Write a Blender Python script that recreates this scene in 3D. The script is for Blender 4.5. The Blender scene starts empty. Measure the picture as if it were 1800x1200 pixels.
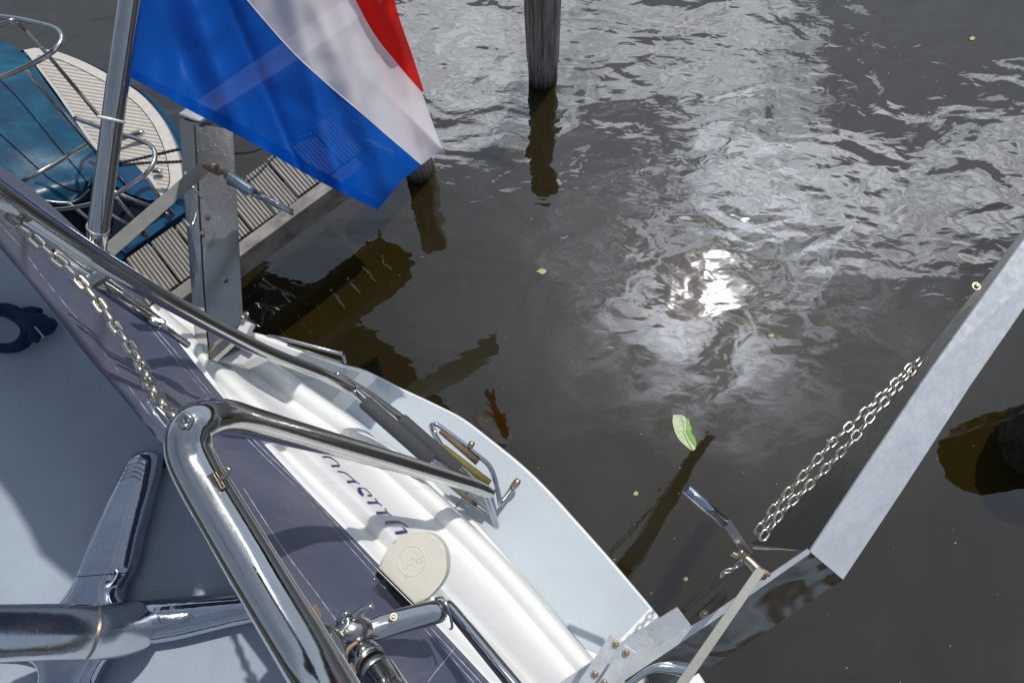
import bpy, bmesh, math, random
from mathutils import Vector, Matrix, noise
random.seed(7)
sc = bpy.context.scene
col = sc.collection

# ------------------------------------------------------------------ camera
H = 4.0; F = 1200.0
nad = Vector((55, -400, -F)).normalized()          # straight down, in camera axes
Zc = -nad
Xc = (Vector((1, 0, 0)) - Zc * Zc.x).normalized()
Yc = Zc.cross(Xc)
R = Matrix((Xc, Yc, Zc))                            # rows = world axes in camera coords: cam -> world
camd = bpy.data.cameras.new('camera'); cam = bpy.data.objects.new('camera', camd); col.objects.link(cam)
cam.matrix_world = Matrix.Translation((0, 0, H)) @ R.to_4x4()
camd.sensor_width = 36; camd.lens = 24; camd.clip_start = 0.02; camd.clip_end = 4000
sc.camera = cam

def ray(px, py): return R @ Vector(((px - 900) / F, (600 - py) / F, -1))
def P(px, py, z):                                   # point of the place at height z
    r = ray(px, py); t = (z - H) / r.z
    return Vector((0, 0, H)) + r * t
def D(px, py, d): return Vector((0, 0, H)) + ray(px, py) * d
def up_at(a): return Vector((0, 0, 1))

# ------------------------------------------------------------------ sun and sky
sr = ray(1252, 528); SUN = Vector((sr.x, sr.y, -sr.z)).normalized()      # mirrored in the water
sun = bpy.data.lights.new('sun', 'SUN'); suno = bpy.data.objects.new('sun', sun); col.objects.link(suno)
sun.energy = 2.75; sun.angle = math.radians(0.55); sun.color = (1.0, 0.965, 0.91)
suno.rotation_mode = 'QUATERNION'; suno.rotation_quaternion = SUN.to_track_quat('Z', 'Y')
suno.location = (0, 0, 30)
w = bpy.data.worlds.new('World'); sc.world = w; w.use_nodes = True
sc.view_settings.view_transform = 'Standard'; sc.view_settings.look = 'None'; sc.view_settings.gamma = 1
sc.view_settings.exposure = 0.0

class NT:
    def __init__(s, nt): s.nt = nt
    def n(s, typ, **kw):
        nd = s.nt.nodes.new(typ)
        for k, v in kw.items():
            if k in ('inp',):
                for kk, vv in v.items():
                    if isinstance(vv, bpy.types.NodeSocket): s.nt.links.new(vv, nd.inputs[kk])
                    else: nd.inputs[kk].default_value = vv
            else: setattr(nd, k, v)
        return nd
    def link(s, a, b): s.nt.links.new(a, b)
    def math(s, op, a, b=None, c=None, clamp=False):
        nd = s.n('ShaderNodeMath', operation=op); nd.use_clamp = clamp
        for i, v in enumerate((a, b, c)):
            if v is None: continue
            if isinstance(v, bpy.types.NodeSocket): s.link(v, nd.inputs[i])
            else: nd.inputs[i].default_value = v
        return nd.outputs[0]
    def ramp(s, fac, stops, interp='LINEAR'):
        nd = s.n('ShaderNodeValToRGB'); s.link(fac, nd.inputs[0]); cr = nd.color_ramp; cr.interpolation = interp
        while len(cr.elements) < len(stops): cr.elements.new(0.5)
        for e, (p, c) in zip(cr.elements, stops):
            e.position = p; e.color = (c, c, c, 1) if not isinstance(c, tuple) else (*c, 1)
        return nd.outputs[0]
    def noise(s, vec, scale, detail=4, rough=0.5, dist=0.0, typ=None):
        nd = s.n('ShaderNodeTexNoise', inp={'Scale': scale, 'Detail': detail, 'Roughness': rough, 'Distortion': dist})
        if vec is not None: s.link(vec, nd.inputs['Vector'])
        return nd
    def mixc(s, f, a, b, blend='MIX'):
        nd = s.n('ShaderNodeMix', data_type='RGBA', blend_type=blend)
        for i, v in ((0, f), (6, a), (7, b)):
            if isinstance(v, bpy.types.NodeSocket): s.link(v, nd.inputs[i])
            elif i == 0: nd.inputs[0].default_value = v
            else: nd.inputs[i].default_value = (*v, 1)
        return nd.outputs[2]

def sky():
    t = NT(w.node_tree); t.nt.nodes.clear()
    out = t.n('ShaderNodeOutputWorld')
    st = t.n('ShaderNodeTexSky'); st.sky_type = 'NISHITA'; st.sun_disc = False
    st.sun_elevation = math.asin(SUN.z); st.sun_rotation = math.atan2(SUN.x, SUN.y)
    b1 = t.n('ShaderNodeBackground', inp={'Color': st.outputs[0], 'Strength': 0.085})
    tc = t.n('ShaderNodeTexCoord'); sep = t.n('ShaderNodeSeparateXYZ', inp={0: tc.outputs['Generated']})
    z = t.math('MAXIMUM', sep.outputs[2], 0.08)
    u = t.math('DIVIDE', sep.outputs[0], z); v = t.math('DIVIDE', sep.outputs[1], z)
    cv = t.n('ShaderNodeCombineXYZ', inp={0: u, 1: v, 2: 0.0}).outputs[0]
    big = t.noise(cv, 2.1, 8, 0.58, 0.7).outputs[0]
    fine = t.noise(cv, 7.0, 8, 0.6, 0.4).outputs[0]
    def blob(px, py, rx, ry, rot=0.0):              # a cloud bank, centred on the direction mirrored at that spot of water
        r = ray(px, py); cu, cvv = r.x / -r.z, r.y / -r.z
        du = t.math('SUBTRACT', u, cu); dv = t.math('SUBTRACT', v, cvv)
        c, s_ = math.cos(rot), math.sin(rot)
        a = t.math('DIVIDE', t.math('ADD', t.math('MULTIPLY', du, c), t.math('MULTIPLY', dv, s_)), rx)
        b = t.math('DIVIDE', t.math('SUBTRACT', t.math('MULTIPLY', dv, c), t.math('MULTIPLY', du, s_)), ry)
        d2 = t.math('ADD', t.math('MULTIPLY', a, a), t.math('MULTIPLY', b, b))
        return t.math('SUBTRACT', 1.0, t.math('SQRT', d2), clamp=False)
    m = None
    for args in CLOUDS:
        b_ = blob(*args); m = b_ if m is None else t.math('MAXIMUM', m, b_)
    m = t.math('MAXIMUM', m, -1.0)
    f = t.math('ADD', t.math('MULTIPLY', m, 0.75), t.math('MULTIPLY', t.math('SUBTRACT', big, 0.5), 1.3))
    f = t.math('ADD', f, t.math('MULTIPLY', t.math('SUBTRACT', fine, 0.5), 0.8))
    bright = t.ramp(f, [(0.0, 0.0), (0.06, 0.6), (0.32, 1.0)])            # crisp cumulus edge
    # thin grey veil everywhere
    veil = t.ramp(big, [(0.3, 0.25), (0.75, 0.85)])
    sund = t.n('ShaderNodeVectorMath', operation='DOT_PRODUCT', inp={0: tc.outputs['Generated'], 1: SUN})
    ca = t.math('MAXIMUM', sund.outputs['Value'], 0.0)
    glow = t.math('POWER', ca, 120.0)                                       # thin cloud lit up round the sun
    glow2 = t.math('POWER', ca, 18.0)
    gl = t.math('MULTIPLY', glow, t.ramp(t.noise(cv, 9.0, 6, .62, 1.2).outputs[0], [(0.42, 0.0), (0.66, 1.0)]))
    hz = t.ramp(sep.outputs[2], [(0.0, 0.0), (0.35, 1.0)])
    vst = t.math('MULTIPLY', veil, t.math('ADD', 0.66, t.math('MULTIPLY', glow2, 0.45)))
    tex = t.noise(cv, 11.0, 9, 0.68, 0.8).outputs[0]
    bst = t.math('MULTIPLY', t.math('MULTIPLY', bright, t.ramp(tex, [(.34, .22), (.62, 1.0)])), t.math('ADD', 2.6, t.math('MULTIPLY', glow2, 0.9)))
    far = t.ramp(v, [(.25, 0.0), (.95, .42)])
    vst = t.math('ADD', vst, far)
    tot = t.math('ADD', t.math('ADD', vst, bst), t.math('MULTIPLY', gl, 10.0))
    tint = t.mixc(t.math('MAXIMUM', bright, glow), (0.76, 0.88, 1.04), (0.90, 0.955, 1.04))
    b2 = t.n('ShaderNodeBackground', inp={'Color': tint, 'Strength': tot})
    cover = t.math('ADD', 0.55, t.math('MULTIPLY', bright, 0.45), clamp=True)
    mx = t.n('ShaderNodeMixShader', inp={0: cover, 1: b1.outputs[0], 2: b2.outputs[0]})
    t.link(mx.outputs[0], out.inputs[0])
# cloud banks: (mirrored at px, py, half length, half width, turn)
CLOUDS = [(1235, 70, .30, .19, -.6), (1490, 350, .33, .13, -.25), (1350, 270, .12, .10, -.8), (830, 60, .28, .26, .1), (1770, 330, .2, .14, -.4)]
sky()

# ------------------------------------------------------------------ materials
def mat(name, fn):
    m = bpy.data.materials.new(name); m.use_nodes = True
    t = NT(m.node_tree); b = t.nt.nodes['Principled BSDF']; fn(t, b); return m
def pos(t): return t.n('ShaderNodeNewGeometry').outputs['Position']
def bump(t, b, h, strength, dist):
    bp = t.n('ShaderNodeBump', inp={'Height': h, 'Strength': strength, 'Distance': dist}); t.link(bp.outputs[0], b.inputs['Normal']); return bp

def steel(c=(.62, .61, .59), r0=.05, r1=.2, bs=.12, spots=True):
    def f(t, b):
        b.inputs['Metallic'].default_value = 1
        p = pos(t); n1 = t.noise(p, 9, 6, .6).outputs[0]; n2 = t.noise(p, 160, 3, .6).outputs[0]
        n3 = t.noise(p, 420, 2, .5).outputs[0]
        cc = t.mixc(t.ramp(n1, [(.35, 0.), (.8, 1.)]), c, tuple(x * .86 for x in c))
        if spots:
            sp = t.ramp(t.noise(p, 55, 5, .7).outputs[0], [(.66, 0.), (.74, 1.)])
            cc = t.mixc(t.math('MULTIPLY', sp, .45), cc, (.33, .22, .13))
        t.link(cc, b.inputs['Base Color'])
        r = t.math('ADD', r0, t.math('MULTIPLY', t.ramp(n1, [(.3, 0.), (.75, 1.)]), r1 - r0))
        r = t.math('ADD', r, t.math('MULTIPLY', t.ramp(n2, [(.6, 0.), (.75, 1.)]), .12))
        t.link(r, b.inputs['Roughness'])
        bump(t, b, t.math('ADD', t.noise(p, 22, 3, .5).outputs[0], t.math('MULTIPLY', n3, .04)), bs, .004)
    return f
def plain(c, rough=.5, var=.15, scale=12, bs=.0, bscale=200, spec=.5, trans=None, dirt=None):
    def f(t, b):
        p = pos(t); n1 = t.noise(p, scale, 6, .62).outputs[0]
        cc = t.mixc(t.ramp(n1, [(.3, 0.), (.7, 1.)]), tuple(x * (1 - var) for x in c), tuple(min(1, x * (1 + var * .5)) for x in c))
        if dirt:
            d = t.ramp(t.noise(p, scale * 7, 6, .7).outputs[0], [(.6, 0.), (.72, 1.)])
            cc = t.mixc(t.math('MULTIPLY', d, dirt[1]), cc, dirt[0])
        t.link(cc, b.inputs['Base Color'])
        t.link(t.math('ADD', rough, t.math('MULTIPLY', t.math('SUBTRACT', n1, .5), .2)), b.inputs['Roughness'])
        b.inputs['IOR'].default_value = 1.0 + spec
        if bs: bump(t, b, t.noise(p, bscale, 4, .6).outputs[0], bs, .003)
    return f
M = {}
M['steel'] = mat('polished steel', steel())
M['steel_worn'] = mat('worn steel', steel((.56, .54, .51), .14, .38, .1))
def m_sat(t, b):
    p = pos(t); n = t.noise(p, 16, 8, .7).outputs[0]
    vo = t.n('ShaderNodeTexVoronoi', inp={'Vector': p, 'Scale': 95.0, 'Randomness': 1.0})
    mp = t.n('ShaderNodeMapping', inp={'Vector': p}); mp.inputs['Rotation'].default_value = (0, 0, math.radians(36)); mp.inputs['Scale'].default_value = (260, 9, 60)
    scr = t.ramp(t.noise(mp.outputs[0], 1.0, 3, .6).outputs[0], [(.60, 0.), (.68, 1.)])
    b.inputs['Metallic'].default_value = .5
    c = t.mixc(t.ramp(n, [(.3, 0.), (.7, 1.)]), (.68, .70, .73), (.86, .87, .88))
    c = t.mixc(.16, c, vo.outputs['Color'], 'SOFT_LIGHT')
    c = t.mixc(t.math('MULTIPLY', scr, .35), c, (.95, .95, .95))
    d = t.ramp(t.noise(p, 34, 7, .75).outputs[0], [(.60, 0.), (.72, 1.)])
    c = t.mixc(t.math('MULTIPLY', d, .35), c, (.42, .41, .39))
    t.link(c, b.inputs['Base Color'])
    t.link(t.ramp(t.noise(p, 60, 6, .7).outputs[0], [(.35, .26), (.7, .55)]), b.inputs['Roughness'])
    bump(t, b, t.math('ADD', n, t.math('MULTIPLY', scr, .3)), .25, .002)
M['steel_sat'] = mat('satin steel', m_sat)
M['dull'] = mat('dull flat bar', plain((.24, .235, .21), .42, .2, 25, .1, 300, .5))
M['chainsteel'] = mat('galvanised chain', steel((.62, .57, .49), .16, .36, .2))
M['column'] = mat('brushed column', steel((.80, .81, .83), .12, .28, .3, False))
def m_mirror(t, b):
    steel((.74, .71, .67), .05, .16, .1)(t, b); p = pos(t)
    bump(t, b, t.noise(p, 4.0, 2, .45, .6).outputs[0], 1.0, .022)
M['mirror'] = mat('buckled mirror steel', m_mirror)
M['brushed'] = mat('brushed flat bar', steel((.26, .27, .27), .4, .55, .1))
M['steel_plate'] = mat('dull steel plate', steel((.44, .44, .43), .17, .20, .12, False))
M['steel_dark'] = mat('dark mirror steel', steel((.50, .49, .47), .1, .3, .4))
M['chrome'] = mat('chrome', steel((.55, .58, .64), .03, .08, .3, False))
M['rusty'] = mat('rust stained steel', plain((.34, .22, .13), .45, .4, 60, .5, 300))
M['brass'] = mat('tarnished bolts', steel((.58, .48, .36), .22, .42, .4))
def m_gel(t, b):
    p = pos(t); n = t.noise(p, 5, 7, .65).outputs[0]
    c = t.mixc(t.ramp(n, [(.35, 0.), (.75, 1.)]), (.79, .79, .785), (.73, .73, .715))
    mp = t.n('ShaderNodeMapping', inp={'Vector': p}); mp.inputs['Rotation'].default_value = (0, 0, math.radians(-45)); mp.inputs['Scale'].default_value = (3, 30, 3)
    s1 = t.ramp(t.noise(mp.outputs[0], 1.0, 6, .7).outputs[0], [(.56, 0.), (.75, 1.)])
    c = t.mixc(t.math('MULTIPLY', s1, .28), c, (.50, .48, .43))
    s2 = t.ramp(t.noise(p, 75, 6, .75).outputs[0], [(.66, 0.), (.72, 1.)])
    c = t.mixc(t.math('MULTIPLY', s2, .4), c, (.42, .38, .32))
    t.link(c, b.inputs['Base Color']); t.link(t.ramp(n, [(.3, .2), (.7, .42)]), b.inputs['Roughness'])
    bump(t, b, t.noise(p, 16, 3, .5).outputs[0], .1, .004)
M['gel'] = mat('white gelcoat', m_gel)
M['gel2'] = mat('grey gelcoat', plain((.56, .57, .57), .3, .05, 6, .05, 60, .5))
M['nonslip'] = mat('blue grey nonslip', plain((.475, .525, .565), .6, .06, 6, .35, 900, .4, None, ((.35, .36, .38), .22)))
M['deckgrey'] = mat('blue grey deck', plain((.38, .445, .51), .5, .10, 5, .6, 500, .45, None, ((.20, .23, .27), .35)))
M['cream'] = mat('cream plastic', plain((.70, .66, .57), .45, .05, 14, .25, 260, .45, None, ((.45, .38, .28), .2)))
M['black'] = mat('black rubber', plain((.012, .012, .014), .5, .2, 30, .2, 300, .5))
M['foam'] = mat('grey foam grip', plain((.075, .078, .085), .75, .12, 60, .5, 900, .4))
M['treada'] = mat('olive tread', plain((.20, .16, .045), .6, .3, 60, .5, 600, .4))
M['treadb'] = mat('brown tread', plain((.16, .12, .075), .6, .3, 60, .5, 600, .4))
M['hull_blue'] = mat('blue hull paint', plain((.006, .060, .14), .22, .1, 4, .03, 20, .6))
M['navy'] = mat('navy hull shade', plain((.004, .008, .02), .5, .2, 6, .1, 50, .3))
M['letter'] = mat('purple blue lettering', plain((.03, .022, .17), .35, .15, 60, 0, 10, .5))
M['rope'] = mat('dark rope', plain((.05, .05, .055), .8, .4, 200, 1., 500, .3))
M['ropelt'] = mat('light thread', plain((.62, .62, .70), .8, .2, 200, .3, 500, .3))
M['strap'] = mat('navy strap', plain((.010, .04, .10), .8, .35, 40, .8, 500, .3))
M['hose_white'] = mat('white plastic', plain((.8, .8, .8), .35, .05, 20))
M['zinc'] = mat('zinc grip', steel((.52, .57, .62), .25, .4, .1, False))

def m_canvas(t, b):
    p = pos(t); n1 = t.noise(p, 6, 6, .62).outputs[0]; n2 = t.noise(p, 800, 2, .5).outputs[0]
    mp = t.n('ShaderNodeMapping', inp={'Vector': p}); mp.inputs['Rotation'].default_value = (0, 0, math.radians(48)); mp.inputs['Scale'].default_value = (3, 40, 3)
    st = t.noise(mp.outputs[0], 1.2, 5, .65).outputs[0]
    c = t.mixc(n1, (.040, .049, .100), (.074, .088, .160))
    c = t.mixc(t.math('MULTIPLY', t.ramp(st, [(.55, 0.), (.8, 1.)]), .5), c, (.20, .205, .27))
    sp = t.ramp(t.noise(p, 90, 4, .7).outputs[0], [(.69, 0.), (.73, 1.)])
    c = t.mixc(t.math('MULTIPLY', sp, .35), c, (.35, .35, .42))
    t.link(c, b.inputs['Base Color']); b.inputs['Roughness'].default_value = .62
    b.inputs['Sheen Weight'].default_value = .1
    bump(t, b, t.math('ADD', n2, t.math('MULTIPLY', t.noise(p, 14, 3, .5).outputs[0], 4.0)), .35, .004)
M['canvas'] = mat('navy canvas', m_canvas)

def m_wood(t, b):
    p = t.n('ShaderNodeTexCoord').outputs['Object']
    mp = t.n('ShaderNodeMapping', inp={'Vector': p}); mp.inputs['Scale'].default_value = (14, 14, .7)
    g = t.noise(mp.outputs[0], 3.5, 8, .7, .4).outputs[0]
    sep = t.n('ShaderNodeSeparateXYZ', inp={0: pos(t)})
    c = t.ramp(g, [(.32, (.03, .026, .022)), (.46, (.32, .29, .265)), (.70, (.72, .68, .63))])
    zz = t.math('ADD', sep.outputs[2], t.math('MULTIPLY', g, .25))
    wet = t.ramp(zz, [(.12, 0.), (.34, 1.)])
    c = t.mixc(wet, (.05, .032, .012), c)
    wet2 = t.ramp(zz, [(.12, 0.), (.2, 1.)])
    c = t.mixc(wet2, (.016, .016, .006), c)
    t.link(c, b.inputs['Base Color']); b.inputs['Roughness'].default_value = .85
    bump(t, b, g, 1., .03)
M['pile'] = mat('weathered pile', m_wood)
def m_moss(t, b):
    p = pos(t); n = t.noise(p, 28, 8, .75).outputs[0]
    c = t.ramp(n, [(.35, (.010, .009, .004)), (.55, (.035, .035, .010)), (.68, (.10, .11, .02)), (.8, (.19, .18, .08))])
    t.link(c, b.inputs['Base Color']); b.inputs['Roughness'].default_value = .9; bump(t, b, n, 1., .04)
M['moss'] = mat('mossy wood', m_moss)
def m_plank(t, b):
    p = t.n('ShaderNodeTexCoord').outputs['Object']                         # x across, y along
    sp = t.n('ShaderNodeSeparateXYZ', inp={0: p})
    g = t.math('SINE', t.math('MULTIPLY', sp.outputs[0], 2 * math.pi / .0205))
    mp = t.n('ShaderNodeMapping', inp={'Vector': p}); mp.inputs['Scale'].default_value = (30, 2, 4)
    n = t.noise(mp.outputs[0], 3, 7, .7).outputs[0]
    c = t.ramp(n, [(.3, (.26, .24, .22)), (.7, (.50, .47, .445))])
    oi = t.n('ShaderNodeObjectInfo')
    c = t.mixc(t.math('MULTIPLY', oi.outputs['Random'], .45), c, (.22, .20, .175))
    st_ = t.ramp(t.noise(pos(t), 9, 6, .7).outputs[0], [(.5, 0.), (.7, 1.)])
    c = t.mixc(t.math('MULTIPLY', st_, .4), c, (.20, .195, .16))
    c = t.mixc(t.math('MULTIPLY', t.ramp(g, [(.0, 0.), (.35, 1.)]), 1.0), tuple([.09, .078, .066]), c)
    t.link(c, b.inputs['Base Color']); b.inputs['Roughness'].default_value = .85
    bump(t, b, t.ramp(g, [(.0, 0.), (.5, 1.)]), .9, .006)
M['plank'] = mat('grooved plank', m_plank)
M['beam'] = mat('weathered beam', plain((.27, .25, .23), .85, .5, 9, .7, 60, .3, None, ((.4, .38, .36), .4)))
def m_teak(t, b):
    p = pos(t); mp = t.n('ShaderNodeMapping', inp={'Vector': p}); mp.inputs['Rotation'].default_value = (0, 0, TEAK_ROT)
    sp = t.n('ShaderNodeSeparateXYZ', inp={0: mp.outputs[0]})
    g = t.math('SINE', t.math('MULTIPLY', sp.outputs[1], 2 * math.pi / .024))
    n = t.noise(p, 20, 6, .6).outputs[0]
    c = t.ramp(n, [(.3, (.50, .465, .42)), (.7, (.63, .595, .545))])
    c = t.mixc(t.ramp(g, [(.0, 1.), (.08, 0.)]), c, (.34, .30, .26))
    t.link(c, b.inputs['Base Color']); b.inputs['Roughness'].default_value = .7
TEAK_ROT = math.radians(12)
M['teak'] = mat('laid teak', m_teak)
M['teak_edge'] = mat('teak edge', plain((.58, .545, .50), .65, .12, 20, .1, 100))
def m_teal(t, b):
    p = pos(t); n = t.noise(p, 3.2, 6, .65, 1.2).outputs[0]
    c = t.ramp(n, [(.3, (.001, .022, .055)), (.5, (.002, .055, .11)), (.72, (.008, .12, .19))])
    sp = t.ramp(t.noise(p, 40, 6, .7).outputs[0], [(.62, 0.), (.75, 1.)])
    c = t.mixc(t.math('MULTIPLY', sp, .35), c, (.25, .4, .45))
    t.link(c, b.inputs['Base Color']); b.inputs['Roughness'].default_value = .34
    bump(t, b, t.noise(p, 7, 4, .6).outputs[0], .25, .02)
M['teal'] = mat('teal vinyl', m_teal)
M['leaf'] = mat('pale leaf back', plain((.52, .60, .36), .6, .2, 60, .3, 200, .4, None, ((.16, .30, .03), .5)))
M['leaf_green'] = mat('green leaf face', plain((.17, .36, .02), .5, .2, 80))
M['leaf_yellow'] = mat('yellow leaf', plain((.42, .41, .17), .6, .3, 80))
M['fleck'] = mat('pollen', plain((.55, .54, .42), .7, .3, 80))
M['bank'] = mat('dark reflection bank', plain((.055, .05, .04), .9, .5, .3, .0, 1, .3))

def cloth(c, name, tv=.11, tl=.42):
    m = bpy.data.materials.new(name); m.use_nodes = True; t = NT(m.node_tree); t.nt.nodes.clear()
    out = t.n('ShaderNodeOutputMaterial'); p = pos(t)
    wv = t.noise(p, 1500, 1, .5).outputs[0]
    n = t.noise(p, 10, 5, .6).outputs[0]
    cc = t.mixc(t.math('MULTIPLY', n, .25), c, tuple(x * .8 for x in c))
    bp = t.n('ShaderNodeBump', inp={'Height': t.noise(p, 9, 4, .55).outputs[0], 'Strength': .12, 'Distance': .02})
    d = t.n('ShaderNodeBsdfDiffuse', inp={'Color': cc, 'Normal': bp.outputs[0]})
    tr = t.n('ShaderNodeBsdfTranslucent', inp={'Color': cc, 'Normal': bp.outputs[0]})
    m1 = t.n('ShaderNodeMixShader', inp={0: tl, 1: d.outputs[0], 2: tr.outputs[0]})
    tp = t.n('ShaderNodeBsdfTransparent')
    m2 = t.n('ShaderNodeMixShader', inp={0: tv, 1: m1.outputs[0], 2: tp.outputs[0]})
    gl = t.n('ShaderNodeBsdfGlossy', inp={'Roughness': .45, 'Normal': bp.outputs[0]})
    m3 = t.n('ShaderNodeMixShader', inp={0: .010, 1: m2.outputs[0], 2: gl.outputs[0]})
    t.link(m3.outputs[0], out.inputs[0]); return m
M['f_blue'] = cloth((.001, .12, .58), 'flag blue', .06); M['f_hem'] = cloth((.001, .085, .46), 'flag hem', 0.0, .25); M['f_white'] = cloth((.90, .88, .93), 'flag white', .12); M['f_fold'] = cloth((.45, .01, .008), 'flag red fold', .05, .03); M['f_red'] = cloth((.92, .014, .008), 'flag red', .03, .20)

def m_water(t, b):
    b.inputs['Base Color'].default_value = (.018, .0128, .0020, 1)
    b.inputs['Roughness'].default_value = .022; b.inputs['IOR'].default_value = 2.15
    p = pos(t); sp = t.n('ShaderNodeSeparateXYZ', inp={0: p})
    # wind ripples reach the open water, the lee of the boat and jetty is calm
    lee = t.math('ADD', sp.outputs[1], t.math('MULTIPLY', sp.outputs[0], .15))
    amp = t.ramp(t.math('MULTIPLY', t.math('ADD', lee, t.math('MULTIPLY', t.noise(p, .9, 3, .5).outputs[0], 1.0)), .2),
                 [(.18, .07), (.36, .25), (.62, 1.0)])
    mp = t.n('ShaderNodeMapping', inp={'Vector': p}); mp.inputs['Rotation'].default_value = (0, 0, math.radians(30)); mp.inputs['Scale'].default_value = (1.0, 1.75, 1)
    a = t.noise(mp.outputs[0], 2.3, 1.5, .45, .6).outputs[0]
    c = t.noise(mp.outputs[0], 6.5, 2, .45, .5).outputs[0]
    e = t.noise(p, 1.1, 2, .5, .3).outputs[0]
    h = t.math('ADD', t.math('MULTIPLY', a, .0125), t.math('MULTIPLY', c, .0026))
    h = t.math('MULTIPLY', h, amp)
    h = t.math('ADD', h, t.math('MULTIPLY', e, .006))
    bp = t.n('ShaderNodeBump', inp={'Height': h, 'Strength': 1.0, 'Distance': 1.0}); t.link(bp.outputs[0], b.inputs['Normal'])
M['water'] = mat('canal water', m_water)

# ------------------------------------------------------------------ builders
def obj(name, me, m, parent=None, smooth=False):
    o = bpy.data.objects.new(name, me); col.objects.link(o)
    for x in (m if isinstance(m, (list, tuple)) else [m]): me.materials.append(M[x] if isinstance(x, str) else x)
    if smooth:
        for p in me.polygons: p.use_smooth = True
    if parent:
        o.parent = parent; o.matrix_parent_inverse = parent.matrix_world.inverted()
    return o
def tag(o, label=None, cat=None, group=None, kind=None):
    if label: o['label'] = label
    if cat: o['category'] = cat
    if group: o['group'] = group
    if kind: o['kind'] = kind
    return o
def thing(name, loc, label, cat, group=None):
    o = bpy.data.objects.new(name, None); col.objects.link(o); o.location = loc; o.empty_display_size = .05
    o.matrix_world = Matrix.Translation(loc)
    return tag(o, label, cat, group)
def mesh(name, verts, faces):
    me = bpy.data.meshes.new(name); me.from_pydata([tuple(v) for v in verts], [], faces); me.update(); return me
def bm_mesh(bm, name='m'):
    bmesh.ops.recalc_face_normals(bm, faces=bm.faces); me = bpy.data.meshes.new(name); bm.to_mesh(me); bm.free(); return me
def crom(pts, n=8):
    """Catmull-Rom through tuples of floats / Vectors"""
    if len(pts) < 3 or n <= 1: return list(pts)
    out = []; q = [pts[0]] + list(pts) + [pts[-1]]
    L = len(pts[0])
    for i in range(1, len(q) - 2):
        for k in range(n):
            u = k / n
            out.append(tuple(0.5 * ((2 * q[i][j]) + (-q[i-1][j] + q[i+1][j]) * u + (2*q[i-1][j] - 5*q[i][j] + 4*q[i+1][j] - q[i+2][j]) * u*u + (-q[i-1][j] + 3*q[i][j] - 3*q[i+1][j] + q[i+2][j]) * u**3) for j in range(L)))
    out.append(tuple(pts[-1])); return out
def tube_bm(bm, pts, radii, seg=20, caps=True, flat=1.0, fdir=None):
    rings = []; T = None; N = None
    pts = [Vector(p) for p in pts]
    for i, p in enumerate(pts):
        a = pts[max(i-1, 0)]; b = pts[min(i+1, len(pts)-1)]; t = (b - a).normalized()
        if N is None:
            N = (fdir or Vector((0, 0, 1))); N = (N - t * N.dot(t))
            if N.length < 1e-3: N = t.orthogonal()
            N.normalize()
        else: N = (N - t * N.dot(t)).normalized()
        B = t.cross(N); r = radii[i] if isinstance(radii, (list, tuple)) else radii
        rings.append([bm.verts.new(p + (N * math.cos(2*math.pi*k/seg) * flat + B * math.sin(2*math.pi*k/seg)) * r) for k in range(seg)])
    for i in range(len(rings) - 1):
        for k in range(seg):
            bm.faces.new((rings[i][k], rings[i][(k+1) % seg], rings[i+1][(k+1) % seg], rings[i+1][k]))
    if caps:
        for rg, sgn in ((rings[0], -1), (rings[-1], 1)):
            c = sum((v.co for v in rg), Vector()) / seg
            inner = [bm.verts.new(c + (v.co - c) * .999) for v in rg]
            f = bm.faces.new(inner if sgn > 0 else inner[::-1])
            for k in range(seg): bm.faces.new((rg[k], rg[(k+1) % seg], inner[(k+1) % seg], inner[k]))
def tubepx(name, spec, m, parent, n=8, seg=20, tag_=None, flat=1.0, fdir=None):
    """spec: (px, py, depth, width in photo pixels)"""
    sp = crom(spec, n)
    bm = bmesh.new()
    tube_bm(bm, [D(a, b, c) for a, b, c, e in sp], [max(.0005, e * .5 * c / F) for a, b, c, e in sp], seg, True, flat, fdir)
    return obj(name, bm_mesh(bm), m, parent, True)
def prism(bm, s1, s2, bev=0):
    """s = 3 corner points A,B,C (B the near edge); fourth by parallelogram"""
    def four(s): A, B, C = s; return [A, B, C, A + C - B]
    v1 = [bm.verts.new(p) for p in four(s1)]; v2 = [bm.verts.new(p) for p in four(s2)]
    fs = [bm.faces.new(v1[::-1]), bm.faces.new(v2)]
    for k in range(4): fs.append(bm.faces.new((v1[k], v1[(k+1) % 4], v2[(k+1) % 4], v2[k])))
    return v1 + v2
def box_between(bm, a, b, wdt, hgt, upv=Vector((0, 0, 1)), bev=0.0):
    a = Vector(a); b = Vector(b); t = (b - a).normalized(); n = (upv - t * upv.dot(t)).normalized(); s = t.cross(n)
    vs = []
    for p in (a, b):
        for (i, j) in ((-1, -1), (1, -1), (1, 1), (-1, 1)): vs.append(bm.verts.new(p + s * wdt * .5 * i + n * hgt * .5 * j))
    fs = [(3, 2, 1, 0), (4, 5, 6, 7)] + [(k, (k+1) % 4, (k+1) % 4 + 4, k + 4) for k in range(4)]
    for f in fs: bm.faces.new([vs[i] for i in f])
    if bev:
        es = set(e for v in vs for e in v.link_edges)
        bmesh.ops.bevel(bm, geom=list(es), offset=bev, segments=3, affect='EDGES', profile=.6)
def slab(poly_top, thick, bev=0.0, seg=3, down=Vector((0, 0, -1))):
    bm = bmesh.new(); vt = [bm.verts.new(p) for p in poly_top]; vb = [bm.verts.new(p + down * thick) for p in poly_top]
    ft = bm.faces.new(vt); bm.faces.new(vb[::-1]); n = len(vt)
    for k in range(n): bm.faces.new((vt[k], vb[k], vb[(k+1) % n], vt[(k+1) % n]))
    if bev:
        bmesh.ops.bevel(bm, geom=list(ft.edges), offset=bev, segments=seg, affect='EDGES', profile=.5)
    return bm_mesh(bm)
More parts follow.
